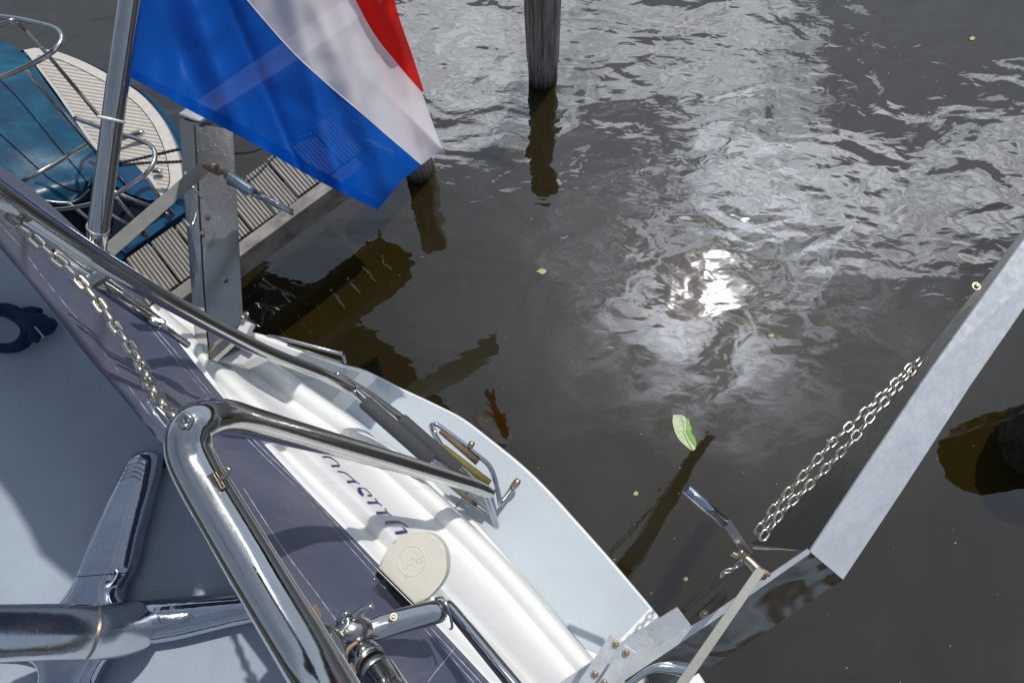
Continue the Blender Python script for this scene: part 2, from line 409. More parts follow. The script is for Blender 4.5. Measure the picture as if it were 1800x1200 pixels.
def autosmooth(o, ang=40):
    me = o.data
    for p in me.polygons: p.use_smooth = True
    bm = bmesh.new(); bm.from_mesh(me)
    for e in bm.edges:
        if len(e.link_faces) == 2 and e.calc_face_angle(0) > math.radians(ang): e.smooth = False
    bm.to_mesh(me); bm.free(); return o
def bolt(parent, p, nrm, r=.008, m='brass', name='bolt'):
    nrm = nrm.normalized(); bm = bmesh.new()
    tube_bm(bm, [p, p + nrm * .0015], [r * 1.5, r * 1.5], 18)
    tube_bm(bm, [p + nrm * .0015, p + nrm * .006, p + nrm * .008], [r, r * .98, r * .6], 6)
    return obj(name, bm_mesh(bm), m, parent)

# ------------------------------------------------------------------ water, and an unseen dark bank added for the chrome to reflect
def plane(name, size, z, m):
    me = mesh(name, [(-size, -size, z), (size, -size, z), (size, size, z), (-size, size, z)], [(0, 1, 2, 3)])
    o = obj(name, me, m); o['kind'] = 'structure'; return o
plane('water', 900, 0, 'water')
def banks():
    vs, fs = [], []; n = 120
    for i in range(n):
        a = 2 * math.pi * i / n
        for r, zz in ((70, -.5), (74, 7 + 5 * noise.noise(Vector((math.cos(a) * 6, math.sin(a) * 6, 0)))), (110, 12)):
            vs.append((r * math.cos(a), r * math.sin(a), zz))
    for i in range(n):
        j = (i + 1) % n
        for k in range(2): fs.append((i*3+k, j*3+k, j*3+k+1, i*3+k+1))
    o = obj('reflected_bank', mesh('reflected_bank', vs, fs), 'bank'); o['kind'] = 'structure'
banks()

# ------------------------------------------------------------------ the white motor yacht
yacht = thing('motor_yacht', P(560, 900, 0), 'white motor yacht stern with blue grey swim platform filling the lower left', 'motor yacht')

def loft(lines, n, name, m, parent, closed=False):
    rows = []
    for ln in lines:
        c = crom([tuple(p) for p in ln], 12)
        L = [0]
        for i in range(1, len(c)): L.append(L[-1] + math.dist(c[i], c[i-1]))
        row = []
        for k in range(n + 1):
            s = L[-1] * k / n; i = 0
            while i < len(L) - 2 and L[i+1] < s: i += 1
            u = (s - L[i]) / max(1e-9, L[i+1] - L[i])
            row.append(Vector(c[i]).lerp(Vector(c[i+1]), u))
        rows.append(row)
    vs = [p for r in rows for p in r]; fs = []
    for a in range(len(rows) - 1):
        for k in range(n): fs.append((a*(n+1)+k, a*(n+1)+k+1, (a+1)*(n+1)+k+1, (a+1)*(n+1)+k))
    o = obj(name, mesh(name, vs, fs), m, parent); return o, rows
def line(pts, z, dx=0, dy=0): return [P(x + dx, y + dy, z) for x, y in pts]
lA = [(262, 540), (320, 608), (395, 702), (520, 838), (640, 965), (860, 1196), (1040, 1385)]
l2 = [(272, 552), (318, 594), (372, 642), (433, 697), (560, 818), (683, 937), (905, 1170), (1110, 1385)]     # bead 2 crest
l3 = [(286, 548), (360, 580), (440, 628), (533, 690), (633, 762), (777, 893), (892, 1008), (1024, 1160), (1200, 1370)]  # bead 3 crest
lines = [line(lA, 1.72, -60, 50), line(lA, 1.935, -16, 14), line(lA, 1.945, -4, 4), line(lA, 1.93, 6, -4), line(l2, 1.85, -22, 20), line(l2, 1.835, -15, 15),
         line(l2, 1.845, -12, 11), line(l2, 1.870, -6, 6), line(l2, 1.877, 0, 0), line(l2, 1.862, 7, -6), line(l2, 1.83, 11, -10), line(l2, 1.815, 14, -13),
         line(l3, 1.575, -27, 23), line(l3, 1.560, -17, 14), line(l3, 1.568, -13, 12), line(l3, 1.588, -9, 8), line(l3, 1.593, -2, 2), line(l3, 1.588, 5, -4), line(l3, 1.57, 9, -8), line(l3, 1.27, 12, -11)]
tr, rows = loft(lines, 90, 'transom', 'gel', yacht); autosmooth(tr, 70)
pe = [(282, 546), (345, 566), (400, 580), (455, 588), (540, 620), (600, 641), (640, 652), (700, 682), (760, 710), (812, 737), (862, 775), (915, 818), (962, 863), (1012, 918), (1062, 974), (1110, 1030), (1155, 1084), (1200, 1145), (1270, 1255), (1340, 1385)]
ZP = 1.25
edge = crom([tuple(P(x, y, ZP)) for x, y in pe], 6)
inner = [tuple(p) for p in rows[-2]]
def plat():
    bm = bmesh.new()
    n = 100
    def res(c):
        L = [0]
        for i in range(1, len(c)): L.append(L[-1] + math.dist(c[i], c[i-1]))
        r = []
        for k in range(n + 1):
            s = L[-1] * k / n; i = 0
            while i < len(L) - 2 and L[i+1] < s: i += 1
            r.append(Vector(c[i]).lerp(Vector(c[i+1]), (s - L[i]) / max(1e-9, L[i+1] - L[i])))
        return r
    e = res(edge); inn = [Vector((p[0], p[1], ZP)) for p in res(inner)]
    prof = [(0, 0), (.006, -.002), (.012, -.008), (.015, -.02), (.012, -.05), (-.04, -.085), (-.3, -.14)]
    rws = [inn]
    for (o_, dz) in prof:
        r = []
        for k in range(n + 1):
            t = (e[min(k+1, n)] - e[max(k-1, 0)]).normalized(); nn = Vector((t.y, -t.x, 0))
            if nn.dot(e[k] - inn[k]) < 0: nn = -nn
            r.append(e[k] + nn * (o_ - .006) + Vector((0, 0, dz)))
        rws.append(r)
    vs = [p for r in rws for p in r]; fs = []
    for a in range(len(rws) - 1):
        for k in range(n): fs.append((a*(n+1)+k, a*(n+1)+k+1, (a+1)*(n+1)+k+1, (a+1)*(n+1)+k))
    return mesh('swim_platform', vs, fs)
pl = autosmooth(obj('swim_platform', plat(), 'gel', yacht), 50)
def inlay(name, poly, m, parent, z=ZP + .004):
    me = slab([P(x, y, z) for x, y in poly], .003)
    return obj(name, me, m, parent)
# nonslip panels let into the platform
pin = [(655, 762), (765, 862), (855, 948), (905, 1000), (990, 1090), (1040, 1150), (1075, 1130), (1130, 1066)]
def offs(p, d):
    return p
top_in = [(600, 728), (664, 663), (701, 683), (761, 711), (812, 738), (861, 775.5), (914, 819), (961, 864), (1011, 919), (1061, 975), (1109, 1031), (1142, 1069), (1062, 1152), (1028, 1138), (965, 1062), (905, 994), (845, 925), (790, 874), (720, 806), (660, 766)]
top_in = [(x, y) for x, y in top_in]
obj('nonslip_panel', slab([P(x, y, ZP + .004) for x, y in crom(top_in[1:12], 4) + top_in[12:] + [top_in[0]]], .003), 'nonslip', pl)
inlay('nonslip_panel', [(330, 560), (455, 593), (540, 624), (600, 645), (632, 654), (572, 712), (500, 662), (430, 615)], 'gel2', pl)

# hull below platform and transom
hl = [(p[0] * 1, p[1], 0) for p in inner]
def hull():
    vs, fs = [], []; c = P(200, 1400, 0); n = len(inner)
    for (k_, z) in ((.0, 1.265), (.02, .9), (.10, .3), (.16, -.4)):
        for p in inner:
            v = Vector((p[0], p[1], 0)).lerp(Vector((c.x, c.y, 0)), k_); vs.append((v.x, v.y, z))
    for a in range(3):
        for k in range(n - 1): fs.append((a*n+k, a*n+k+1, (a+1)*n+k+1, (a+1)*n+k))
    return mesh('hull', vs, fs)
autosmooth(obj('hull', hull(), 'gel', yacht), 60)
ZD = 1.70
obj('deck', slab([P(x, y, ZD) for x, y in [(-900, -300), (-60, 250), (40, 380), (150, 500), (300, 660), (520, 900), (800, 1190), (1010, 1400), (1000, 1900), (-900, 1900)]], .06), 'deckgrey', yacht)

# canvas shade sheet over the aft deck, added out of view to keep the sun off it
def deck_shade():
    zc = 4.55
    sh = [(-900, -200), (-300, 180), (-60, 490), (60, 640), (150, 755), (300, 945), (350, 1015), (330, 1090), (240, 1130), (190, 1100), (128, 1022), (70, 975), (52, 935), (20, 880), (-40, 800), (-300, 760), (-900, 900)]
    pts = [P(x, y, ZD) + SUN * ((zc - ZD) / SUN.z) for x, y in sh]
    o = obj('shade_sheet', slab(pts, .02), 'canvas', None)
    tag(o, 'navy canvas shade sheet added out of view to keep sun off the aft deck', 'shade sheet')
deck_shade()

# name on the transom: what shows of the painted letters
pa, pb, pc = P(*l2[3], 1.815), P(*l3[4], 1.475), P(*l2[6], 1.815)
pa = rows[11][30]; pb = rows[12][45]; pc = rows[11][75]
nn = (pb - pa).cross(pc - pa).normalized(); nn = nn if nn.z > 0 else -nn
from mathutils.bvhtree import BVHTree
bvh = BVHTree.FromPolygons([tuple(v.co) for v in tr.data.vertices], [tuple(p.vertices) for p in tr.data.polygons])
def on_transom(px, py, off=.0025):
    r = ray(px, py).normalized(); h = bvh.ray_cast(Vector((0, 0, H)), r)
    if h[0] is None: return P(px, py, 1.6)
    n_ = h[1] if h[1].dot(r) < 0 else -h[1]
    return h[0] + n_ * off
glyphs = [
 [[(175,155,16),(250,155,16),(300,182,9),(345,215,7),(378,262,7)], [(280,262,22),(375,260,22)]],
 [[(350,325,12),(430,338,10),(500,385,8),(550,435,8),(612,472,8)], [(462,447,26),(568,440,24)]],
 [[(598,516,34),(615,565,42),(650,612,12)], [(598,516,8),(680,532,8),(738,590,8),(755,612,14)], [(620,560,10),(655,590,6),(648,620,5)], [(700,605,18),(752,612,18)]],
 [[(700,690,26),(825,690,24)], [(788,640,12),(825,690,12),(875,728,8)]],
 [[(806,812,28),(935,806,26)], [(905,755,12),(935,806,12),(985,845,8)]],
 [[(912,925,36),(1040,915,26),(1110,930,12),(1150,955,10),(1185,985,8)], [(1030,1050,34),(1165,1026,34)], [(1118,982,12),(1165,1026,12)]]]
for g in glyphs:
    bm = bmesh.new()
    for s in g:
        s2 = crom([(540 + a / 6.667, 780 + b / 6.667, c / 6.667) for a, b, c in s], 5) if len(s) > 2 else [(540 + a / 6.667, 780 + b / 6.667, c / 6.667) for a, b, c in s]
        prev = None
        for i, (x, y, wd) in enumerate(s2):
            x0, y0, _ = s2[max(i-1, 0)]; x1, y1, _ = s2[min(i+1, len(s2)-1)]
            L = math.hypot(x1-x0, y1-y0) or 1; nx, ny = -(y1-y0)/L, (x1-x0)/L
            if len(s) == 2 and wd > 2:                     # slanted stroke ends
                nx, ny = nx * .9 + .5, ny * .9 + .1
            a = bm.verts.new(on_transom(x + nx*wd/2, y + ny*wd/2)); b = bm.verts.new(on_transom(x - nx*wd/2, y - ny*wd/2))
            if prev: bm.faces.new((prev[0], prev[1], b, a))
            prev = (a, b)
    obj('letter', bm_mesh(bm), 'letter', tr)

# --- pushpit railing
rail = thing('x', (0, 0, 0), None, None); bpy.data.objects.remove(rail)
T1 = tubepx('rail_tube', [(640, 1330, .72, 110), (600, 1250, .78, 103), (546, 1160, .84, 97), (466, 1030, .90, 90), (388, 900, .94, 84), (345, 825, .96, 80), (331, 785, .965, 78), (336, 752, .97, 76), (362, 735, .99, 70), (400, 732, 1.04, 61), (450, 744, 1.15, 54), (560, 774, 1.45, 44), (700, 813, 1.85, 34), (800, 843, 2.15, 27), (845, 859, 2.32, 24), (862, 867, 2.38, 18)], 'steel', yacht, 8, 40)
T2 = tubepx('rail_tube', [(-160, 240, .98, 52), (-20, 327, 1.08, 46), (150, 440, 1.28, 37), (300, 531, 1.48, 31), (450, 610, 1.78, 25), (560, 655, 2.02, 21), (618, 684, 2.22, 18)], 'steel', yacht, 8, 36)
# weld plate with small hook on the bend
bm = bmesh.new(); tube_bm(bm, [D(376, 830, .935), D(392, 858, .935)], [.009, .011], 16); bmesh.ops.bevel(bm, geom=bm.edges[:], offset=.0012, segments=2, affect='EDGES')
pad = autosmooth(obj('clasp', bm_mesh(bm), 'brass', yacht))
tubepx('hook', [(384, 842, .93, 9), (398, 836, .925, 8), (404, 826, .92, 7), (398, 822, .92, 6)], 'brass', pad, 4, 12)
tubepx('rail_pin', [(259, 706, .97, 12), (272, 728, .97, 12), (292, 752, .965, 13), (300, 762, .965, 15)], 'chrome', yacht, 5, 16)
tubepx('rail_pin', [(275, 715, .97, 5), (290, 730, .97, 6), (306, 752, .965, 6)], 'steel', yacht, 5, 12)
tubepx('rail_eye', [(322, 752, .935, 10), (315, 738, .93, 9), (325, 728, .93, 9), (338, 738, .93, 9), (330, 752, .935, 9)], 'steel', yacht, 5, 12)
# telescopic pair clamped below the second tube
tubepx('stay_tube', [(60, 400, 1.42, 14), (285, 570, 1.70, 17)], 'steel_worn', yacht, 1, 18)
tubepx('stay_tube', [(90, 445, 1.44, 20), (274, 566, 1.66, 23)], 'steel', yacht, 1, 20)
tubepx('stay_tube', [(276, 567, 1.665, 13), (330, 606, 1.78, 12)], 'steel_worn', yacht, 1, 16)
tubepx('clamp', [(155, 500, 1.47, 20), (168, 492, 1.47, 24), (186, 480, 1.47, 24), (196, 474, 1.47, 20)], 'steel_worn', yacht, 2, 14)
tubepx('clamp', [(268, 572, 1.64, 26), (276, 560, 1.64, 26)], 'steel', yacht, 1, 14)

# bracket assembly at the foot of the frame
br = tubepx('bracket', [(636, 1112, 1.42, 30), (650, 1108, 1.42, 40), (700, 1092, 1.45, 42), (765, 1075, 1.5, 40), (778, 1072, 1.52, 34), (782, 1071, 1.52, 20)], 'steel', yacht, 5, 32, flat=.55)
bolt(br, D(692, 1083, 1.425), D(0, 0, 0.0) - D(692, 1083, 1.4), .005)
tubepx('clamp_loop', [(765, 1052, 1.52, 4), (778, 1050, 1.51, 4), (788, 1070, 1.5, 5), (795, 1100, 1.5, 5), (790, 1105, 1.5, 4)], 'steel', br, 5, 10)
tubepx('rail_tube', [(786, 1062, 1.60, 15), (800, 1078, 1.58, 22), (905, 1205, 1.45, 26), (1000, 1320, 1.4, 28)], 'steel', yacht, 5, 24)
post = tubepx('rail_post', [(632, 1140, 1.36, 34), (640, 1152, 1.34, 60), (652, 1166, 1.32, 62)], 'steel', yacht, 3, 28)
tubepx('rail_post', [(655, 1170, 1.325, 54), (662, 1180, 1.315, 55)], 'steel_dark', yacht, 1, 28)
tubepx('rail_post', [(663, 1181, 1.31, 66), (760, 1330, 1.2, 74)], 'steel', yacht, 1, 32)
tubepx('clamp', [(592, 1110, 1.35, 22), (606, 1108, 1.34, 42), (622, 1106, 1.34, 46), (636, 1104, 1.36, 40), (642, 1104, 1.38, 26)], 'steel_worn', yacht, 4, 20)
tubepx('clamp', [(596, 1132, 1.3, 30), (586, 1124, 1.29, 36), (572, 1112, 1.28, 34)], 'steel_worn', yacht, 4, 20)
tubepx('clamp', [(594, 1120, 1.32, 22), (612, 1096, 1.33, 20), (608, 1084, 1.33, 12)], 'steel_dark', yacht, 4, 14)
tubepx('clamp_lever', [(618, 1086, 1.33, 12), (642, 1070, 1.33, 15), (655, 1064, 1.33, 13)], 'steel_worn', yacht, 3, 14)
tubepx('clamp_lever', [(594, 1094, 1.33, 10), (607, 1078, 1.33, 13), (612, 1080, 1.33, 8)], 'chrome', yacht, 3, 14)
tubepx('clamp_loop', [(560, 1098, 1.22, 8), (582, 1104, 1.24, 9), (596, 1126, 1.25, 10), (604, 1150, 1.25, 9), (600, 1162, 1.24, 7)], 'steel_worn', yacht, 4, 12)
tubepx('clamp_loop', [(604, 1158, 1.28, 7), (614, 1138, 1.28, 7), (628, 1128, 1.29, 7)], 'rusty', yacht, 4, 12)
bm = bmesh.new(); box_between(bm, D(545, 1070, .90), D(557, 1092, .90), .012, .03, bev=.003); obj('rust_patch', bm_mesh(bm), 'rusty', yacht)
bm = bmesh.new(); box_between(bm, D(612, 1172, .98), D(622, 1192, .98), .008, .03, bev=.003); obj('rust_patch', bm_mesh(bm), 'rusty', yacht)

# ladder folded up over the platform
lad = thing('tmp', (0, 0, 0), None, None); bpy.data.objects.remove(lad)
lad = tubepx('boarding_ladder', [(617, 681, 2.24, 17), (760, 810, 2.38, 17), (843, 852, 2.45, 15)], 'steel', yacht, 1, 20)
tubepx('ladder_rail', [(590, 655, 2.2, 6), (640, 684, 2.27, 8), (680, 716, 2.33, 14), (705, 736, 2.36, 16), (805, 826, 2.45, 16), (845, 858, 2.5, 14)], 'steel', lad, 4, 20)
tubepx('grip', [(639, 704, 2.22, 22), (643, 708, 2.22, 26), (755, 806, 2.32, 27), (759, 810, 2.32, 22)], 'foam', lad, 1, 24)
tubepx('grip', [(703, 736, 2.33, 22), (707, 740, 2.33, 26), (800, 822, 2.42, 27), (804, 826, 2.42, 22)], 'foam', lad, 1, 24)
tubepx('ladder_rail', [(773, 784, 2.62, 7), (758, 752, 2.62, 8), (763, 746, 2.62, 8), (776, 751, 2.62, 8), (840, 800, 2.62, 8), (862, 822, 2.62, 9), (872, 850, 2.61, 9), (880, 888, 2.6, 9)], 'chrome', lad, 5, 14)
tubepx('ladder_rail', [(763, 752, 2.6, 6), (780, 786, 2.6, 6), (868, 868, 2.58, 7)], 'steel', lad, 2, 12)
tubepx('tread', [(778, 785, 2.585, 12), (861, 849, 2.58, 13)], 'treada', lad, 1, 14)
tubepx('tread', [(774, 756, 2.605, 11), (840, 812, 2.6, 13)], 'treadb', lad, 1, 14)
tubepx('tread', [(845, 852, 2.5, 14), (868, 868, 2.5, 14)], 'black', lad, 1, 14)
tubepx('tread', [(790, 851, 2.63, 6), (838, 888, 2.63, 7)], 'treadb', lad, 1, 12)
tubepx('ladder_rail', [(786, 850, 2.64, 5), (853, 903, 2.64, 5)], 'steel_worn', lad, 1, 12)
tubepx('ladder_rail', [(843, 852, 2.54, 11), (858, 888, 2.6, 10), (871, 922, 2.66, 9), (868, 930, 2.67, 7)], 'zinc', lad, 4, 14)
tubepx('ladder_rail', [(855, 862, 2.54, 7), (868, 900, 2.62, 7), (874, 925, 2.66, 8)], 'chrome', lad, 4, 14)
tubepx('ladder_rail', [(800, 842, 2.6, 6), (845, 880, 2.63, 6), (862, 905, 2.66, 6)], 'steel', lad, 4, 12)
tubepx('stay_tube', [(802, 888, 2.68, 3), (824, 862, 2.64, 5)], 'steel_worn', lad, 1, 10)
sb = tubepx('stay_bolt', [(878, 888, 2.60, 8), (893, 868, 2.62, 9), (903, 854, 2.63, 10)], 'steel_worn', lad, 2, 14)
tubepx('stay_bolt', [(900, 858, 2.62, 12), (908, 848, 2.62, 14), (912, 842, 2.62, 9)], 'brass', lad, 2, 10)
tubepx('stay_bolt', [(822, 790, 2.62, 10), (829, 780, 2.62, 12), (831, 776, 2.62, 8)], 'brass', lad, 2, 10)
# low grab rail at the platform corner
tubepx('grab_rail', [(470, 590, 2.70, 5), (500, 596, 2.70, 7), (590, 619, 2.73, 7), (602, 623, 2.74, 7), (607, 636, 2.86, 6)], 'steel', yacht, 4, 14)
tubepx('grab_rail', [(505, 606, 2.78, 4), (590, 634, 2.82, 4), (600, 634, 2.85, 4)], 'steel_worn', yacht, 2, 10)

# --- left davit
def davit_box(secs, m, parent, name, bev=.004):
    bm = bmesh.new()
    rings = []
    for A, B, C in secs:
        rings.append([bm.verts.new(p) for p in (A, B, C, A + C - B)])
    for i in range(len(rings) - 1):
        for k in range(4): bm.faces.new((rings[i][k], rings[i][(k+1) % 4], rings[i+1][(k+1) % 4], rings[i+1][k]))
    bm.faces.new(rings[0][::-1]); bm.faces.new(rings[-1])
    if bev: bmesh.ops.bevel(bm, geom=bm.edges[:], offset=bev, segments=3, affect='EDGES', clamp_overlap=True)
    return autosmooth(obj(name, bm_mesh(bm), m, parent), 50)
dvl = davit_box([(D(315, 208, 2.44), D(341, 216, 2.34), D(411, 226, 2.36)), (D(337, 513, 2.38), D(358, 516, 2.29), D(427, 540, 2.31)), (D(346, 632, 2.36), D(368, 640, 2.27), D(434, 612, 2.29))], 'steel_plate', yacht, 'davit')
davit_box([(D(312, 200, 2.4), D(350, 214, 2.32), D(362, 226, 2.40)), (D(500, 72, 2.4), D(527, 104, 2.32), D(534, 116, 2.40)), (D(720, -80, 2.4), D(742, -45, 2.32), D(748, -32, 2.40))], 'steel_sat', dvl, 'davit_arm')
bolt(dvl, D(363, 379, 2.305), D(0, 0, 0) - D(363, 379, 2.3), .006)
bolt(dvl, D(393, 490, 2.29), D(0, 0, 0) - D(393, 490, 2.3), .005)
bolt(dvl, D(355, 410, 2.30), D(0, 0, 0) - D(355, 410, 2.3), .005)
tubepx('bent_strap', [(322, 300, 2.2, 4), (340, 330, 2.18, 4), (356, 350, 2.2, 3)], 'steel', dvl, 5, 10)
tubepx('bent_strap', [(322, 385, 2.2, 4), (336, 400, 2.18, 5), (346, 372, 2.2, 4)], 'steel', dvl, 5, 10)
bm = bmesh.new(); pv_ = None
for (x0, y0, e0, x1, y1, e1) in ((315, 208, 2.425, 340, 216, 2.33), (324, 350, 2.39, 348, 358, 2.30), (336, 505, 2.365, 357, 510, 2.28), (345, 630, 2.34, 367, 638, 2.26)):
    v_ = [bm.verts.new(D(x0, y0, e0)), bm.verts.new(D(x1, y1, e1))]
    if pv_: bm.faces.new((pv_[0], pv_[1], v_[1], v_[0]))
    pv_ = v_
obj('bright_side_strip', bm_mesh(bm), 'steel', dvl)  # bright mirrored look of the narrow face, set as a lighter steel sheet
# foot hinge
bm = bmesh.new(); box_between(bm, D(372, 628, 2.22), D(440, 566, 2.24), .035, .03, bev=.003); obj('hinge', bm_mesh(bm), 'steel_worn', dvl)
bm = bmesh.new(); box_between(bm, D(428, 586, 2.2), D(438, 566, 2.2), .035, .03, bev=.004); obj('hinge_block', bm_mesh(bm), 'gel', dvl)
bolt(dvl, D(425, 558, 2.17), Vector((0, 0, 1)), .006, 'brass'); bolt(dvl, D(433, 552, 2.17), Vector((0, 0, 1)), .006, 'brass')
tubepx('hinge_pin', [(366, 616, 2.16, 6), (392, 592, 2.18, 7), (398, 586, 2.18, 8)], 'brass', dvl, 2, 10)
obj('foot_plate', slab([P(x, y, 1.86) for x, y in [(345, 610), (395, 590), (445, 600), (470, 620), (425, 640), (372, 634)]], .06, .004), 'steel_sat', dvl)
tubepx('foot_pin', [(432, 612, 2.26, 7), (444, 603, 2.26, 8)], 'zinc', dvl, 1, 12)
# crank on the left davit
bm = bmesh.new(); box_between(bm, D(362, 292, 2.02), D(190, 442, 1.80), .036, .005, upv=(D(0, 0, 0) - D(300, 350, 1.9)).normalized(), bev=.0012)
ck = obj('crank_bar', bm_mesh(bm), 'dull', dvl)
tubepx('crank_bolt', [(358, 288, 1.98, 12), (372, 296, 1.98, 16), (385, 303, 1.98, 13), (392, 300, 1.98, 8), (400, 310, 1.98, 13)], 'rusty', dvl, 3, 12)
tubepx('crank_bolt', [(372, 290, 1.96, 16), (380, 296, 1.96, 17)], 'brass', dvl, 1, 6)
tubepx('crank_handle', [(400, 308, 1.98, 14), (405, 312, 1.98, 20), (440, 336, 1.96, 22), (446, 340, 1.96, 17)], 'zinc', dvl, 1, 20)
tubepx('crank_handle', [(400, 322, 2.0, 5), (515, 377, 1.95, 6)], 'steel', dvl, 1, 12)
tubepx('crank_handle', [(440, 334, 1.97, 12), (512, 373, 1.94, 13)], 'steel', dvl, 1, 20)

# --- right davit
d0 = 1.72
dvr = davit_box([(D(1318, 958, 2.02), D(1424, 969, d0), D(1482, 1017, d0 + .03)), (D(1477, 800, 1.96), D(1519, 826, d0), D(1582, 866, d0 + .02)), (D(1617, 633, 1.86), D(1637, 650, d0), D(1706, 675, d0 + .01)), (D(1806, 395, 1.78), D(1812, 405, d0), D(1876, 430, d0)), (D(1990, 120, 1.78), D(2000, 130, d0), D(2064, 150, d0))], 'steel_dark', yacht, 'davit', .001)
# its upper face: the sunlit brightness put in as a lighter satin strip
def strip(pts, m, parent, name, d_off=-.004, th=.002):
    bm = bmesh.new(); prev = None
    for (a, b) in pts:
        v = [bm.verts.new(a), bm.verts.new(b)]
        if prev: bm.faces.new((prev[0], prev[1], v[1], v[0]))
        prev = v
    bmesh.ops.recalc_face_normals(bm, faces=bm.faces)
    bmesh.ops.solidify(bm, geom=bm.faces[:], thickness=th)
    return obj(name, bm_mesh(bm), m, parent)
o_ = -.012
strip([(D(1424, 969, d0 + o_), D(1482, 1018, d0 + .03 + o_)), (D(1519, 825, d0 + o_), D(1583, 866, d0 + .02 + o_)), (D(1637, 649, d0 + o_), D(1707, 675, d0 + .01 + o_)), (D(1812, 404, d0 + o_), D(1877, 430, d0 + o_)), (D(2000, 130, d0 + o_), D(2064, 150, d0 + o_))], 'steel_sat', dvr, 'lit_top_strip', th=.006)
low = davit_box([(D(1322, 960, 2.02), D(1424, 968, 1.72), D(1484, 1018, 1.76)), (D(1192, 1068, 2.1), D(1240, 1090, 1.84), D(1300, 1140, 1.90)), (D(1080, 1140, 2.15), D(1120, 1172, 1.92), D(1190, 1205, 2.0)), (D(900, 1275, 2.2), D(940, 1300, 1.98), D(1010, 1330, 2.06))], 'mirror', dvr, 'lower_arm', .001)
strip([(D(1190, 1068, 1.80), D(1214, 1100, 1.80)), (D(1132, 1104, 1.84), D(1160, 1140, 1.84)), (D(960, 1215, 1.9), D(995, 1256, 1.9))], 'steel_sat', dvr, 'sky_reflection_strip', th=.006)  # same arm face; its bright sky reflection put in as a lighter strip
strip([(D(1420, 964, 1.69), D(1424, 972, 1.69)), (D(1246, 1082, 1.79), D(1252, 1092, 1.79)), (D(1040, 1208, 1.86), D(1052, 1226, 1.86))], 'steel_sat', dvr, 'edge_strip', th=.004)
tubepx('bent_pipe', [(1000, 1290, 1.80, 10), (1090, 1215, 1.80, 10), (1140, 1178, 1.80, 12), (1175, 1172, 1.8, 20), (1210, 1178, 1.82, 26)], 'column', dvr, 6, 16)
bm = bmesh.new(); box_between(bm, D(1338, 1000, 1.60), D(1175, 1235, 1.50), .021, .007, upv=(D(0, 0, 0) - D(1250, 1100, 1.5)).normalized(), bev=.001)
obj('brace', bm_mesh(bm), 'dull', dvr)
for ox in ((0, 0), (24, 18)):
    bm = bmesh.new(); box_between(bm, D(1084 + ox[0], 1120 + ox[1], 1.74), D(1000 + ox[0], 1245 + ox[1], 1.74), .034, .006, bev=.002); pb_ = obj('hinge_plate', bm_mesh(bm), 'steel_sat', dvr)
for x, y in ((1083, 1131), (1101, 1146), (1046, 1184), (1062, 1200)): bolt(dvr, D(x, y, 1.732), Vector((0, 0, 1)), .0062, 'brass')
bolt(dvr, D(1238, 1079, 1.82), Vector((.2, -.3, 1)), .008, 'brass'); bolt(dvr, D(1716, 503, 1.70), Vector((0, 0, 1)), .007, 'brass')
tubepx('crank_handle', [(1206, 857, 1.70, 17), (1274, 918, 1.74, 19)], 'chrome', dvr, 1, 24)
tubepx('crank_handle', [(1200, 862, 1.72, 6), (1268, 922, 1.76, 6)], 'steel_worn', dvr, 1, 12)
bm = bmesh.new(); box_between(bm, D(1276, 916, 1.73), D(1316, 974, 1.74), .022, .006, upv=(D(0, 0, 0) - D(1290, 940, 1.5)).normalized(), bev=.0015); obj('crank_bar', bm_mesh(bm), 'steel_worn', dvr)
tubepx('crank_bolt', [(1286, 972, 1.72, 8), (1300, 978, 1.71, 10), (1304, 966, 1.71, 9)], 'brass', dvr, 3, 10)
tubepx('crank_bolt', [(1306, 976, 1.70, 16), (1322, 990, 1.69, 17), (1336, 1006, 1.68, 19), (1344, 1014, 1.68, 12)], 'brass', dvr, 2, 12)
tubepx('crank_bolt', [(1324, 1010, 1.67, 8), (1340, 1004, 1.66, 12), (1352, 1010, 1.67, 7)], 'rusty', dvr, 2, 8)

# ------------------------------------------------------------------ chains
def link_mesh(L, W, r):
    bm = bmesh.new(); pts = []
    R_ = W / 2 - r; S = L / 2 - r - R_
    for k in range(9): a = -math.pi/2 + math.pi*k/8; pts.append(Vector((S + R_*math.cos(a), R_*math.sin(a), 0)))
    for k in range(9): a = math.pi/2 + math.pi*k/8; pts.append(Vector((-S + R_*math.cos(a), R_*math.sin(a), 0)))
    n = len(pts); seg = 8; rg = []
    for i, p in enumerate(pts):
        t = (pts[(i+1) % n] - pts[i-1]).normalized(); s = Vector((0, 0, 1)).cross(t)
        rg.append([bm.verts.new(p + (s*math.cos(2*math.pi*k/seg) + Vector((0, 0, 1))*math.sin(2*math.pi*k/seg)) * r) for k in range(seg)])
    for i in range(n):
        for k in range(seg): bm.faces.new((rg[i][k], rg[i][(k+1) % seg], rg[(i+1) % n][(k+1) % seg], rg[(i+1) % n][k]))
    return bm_mesh(bm)
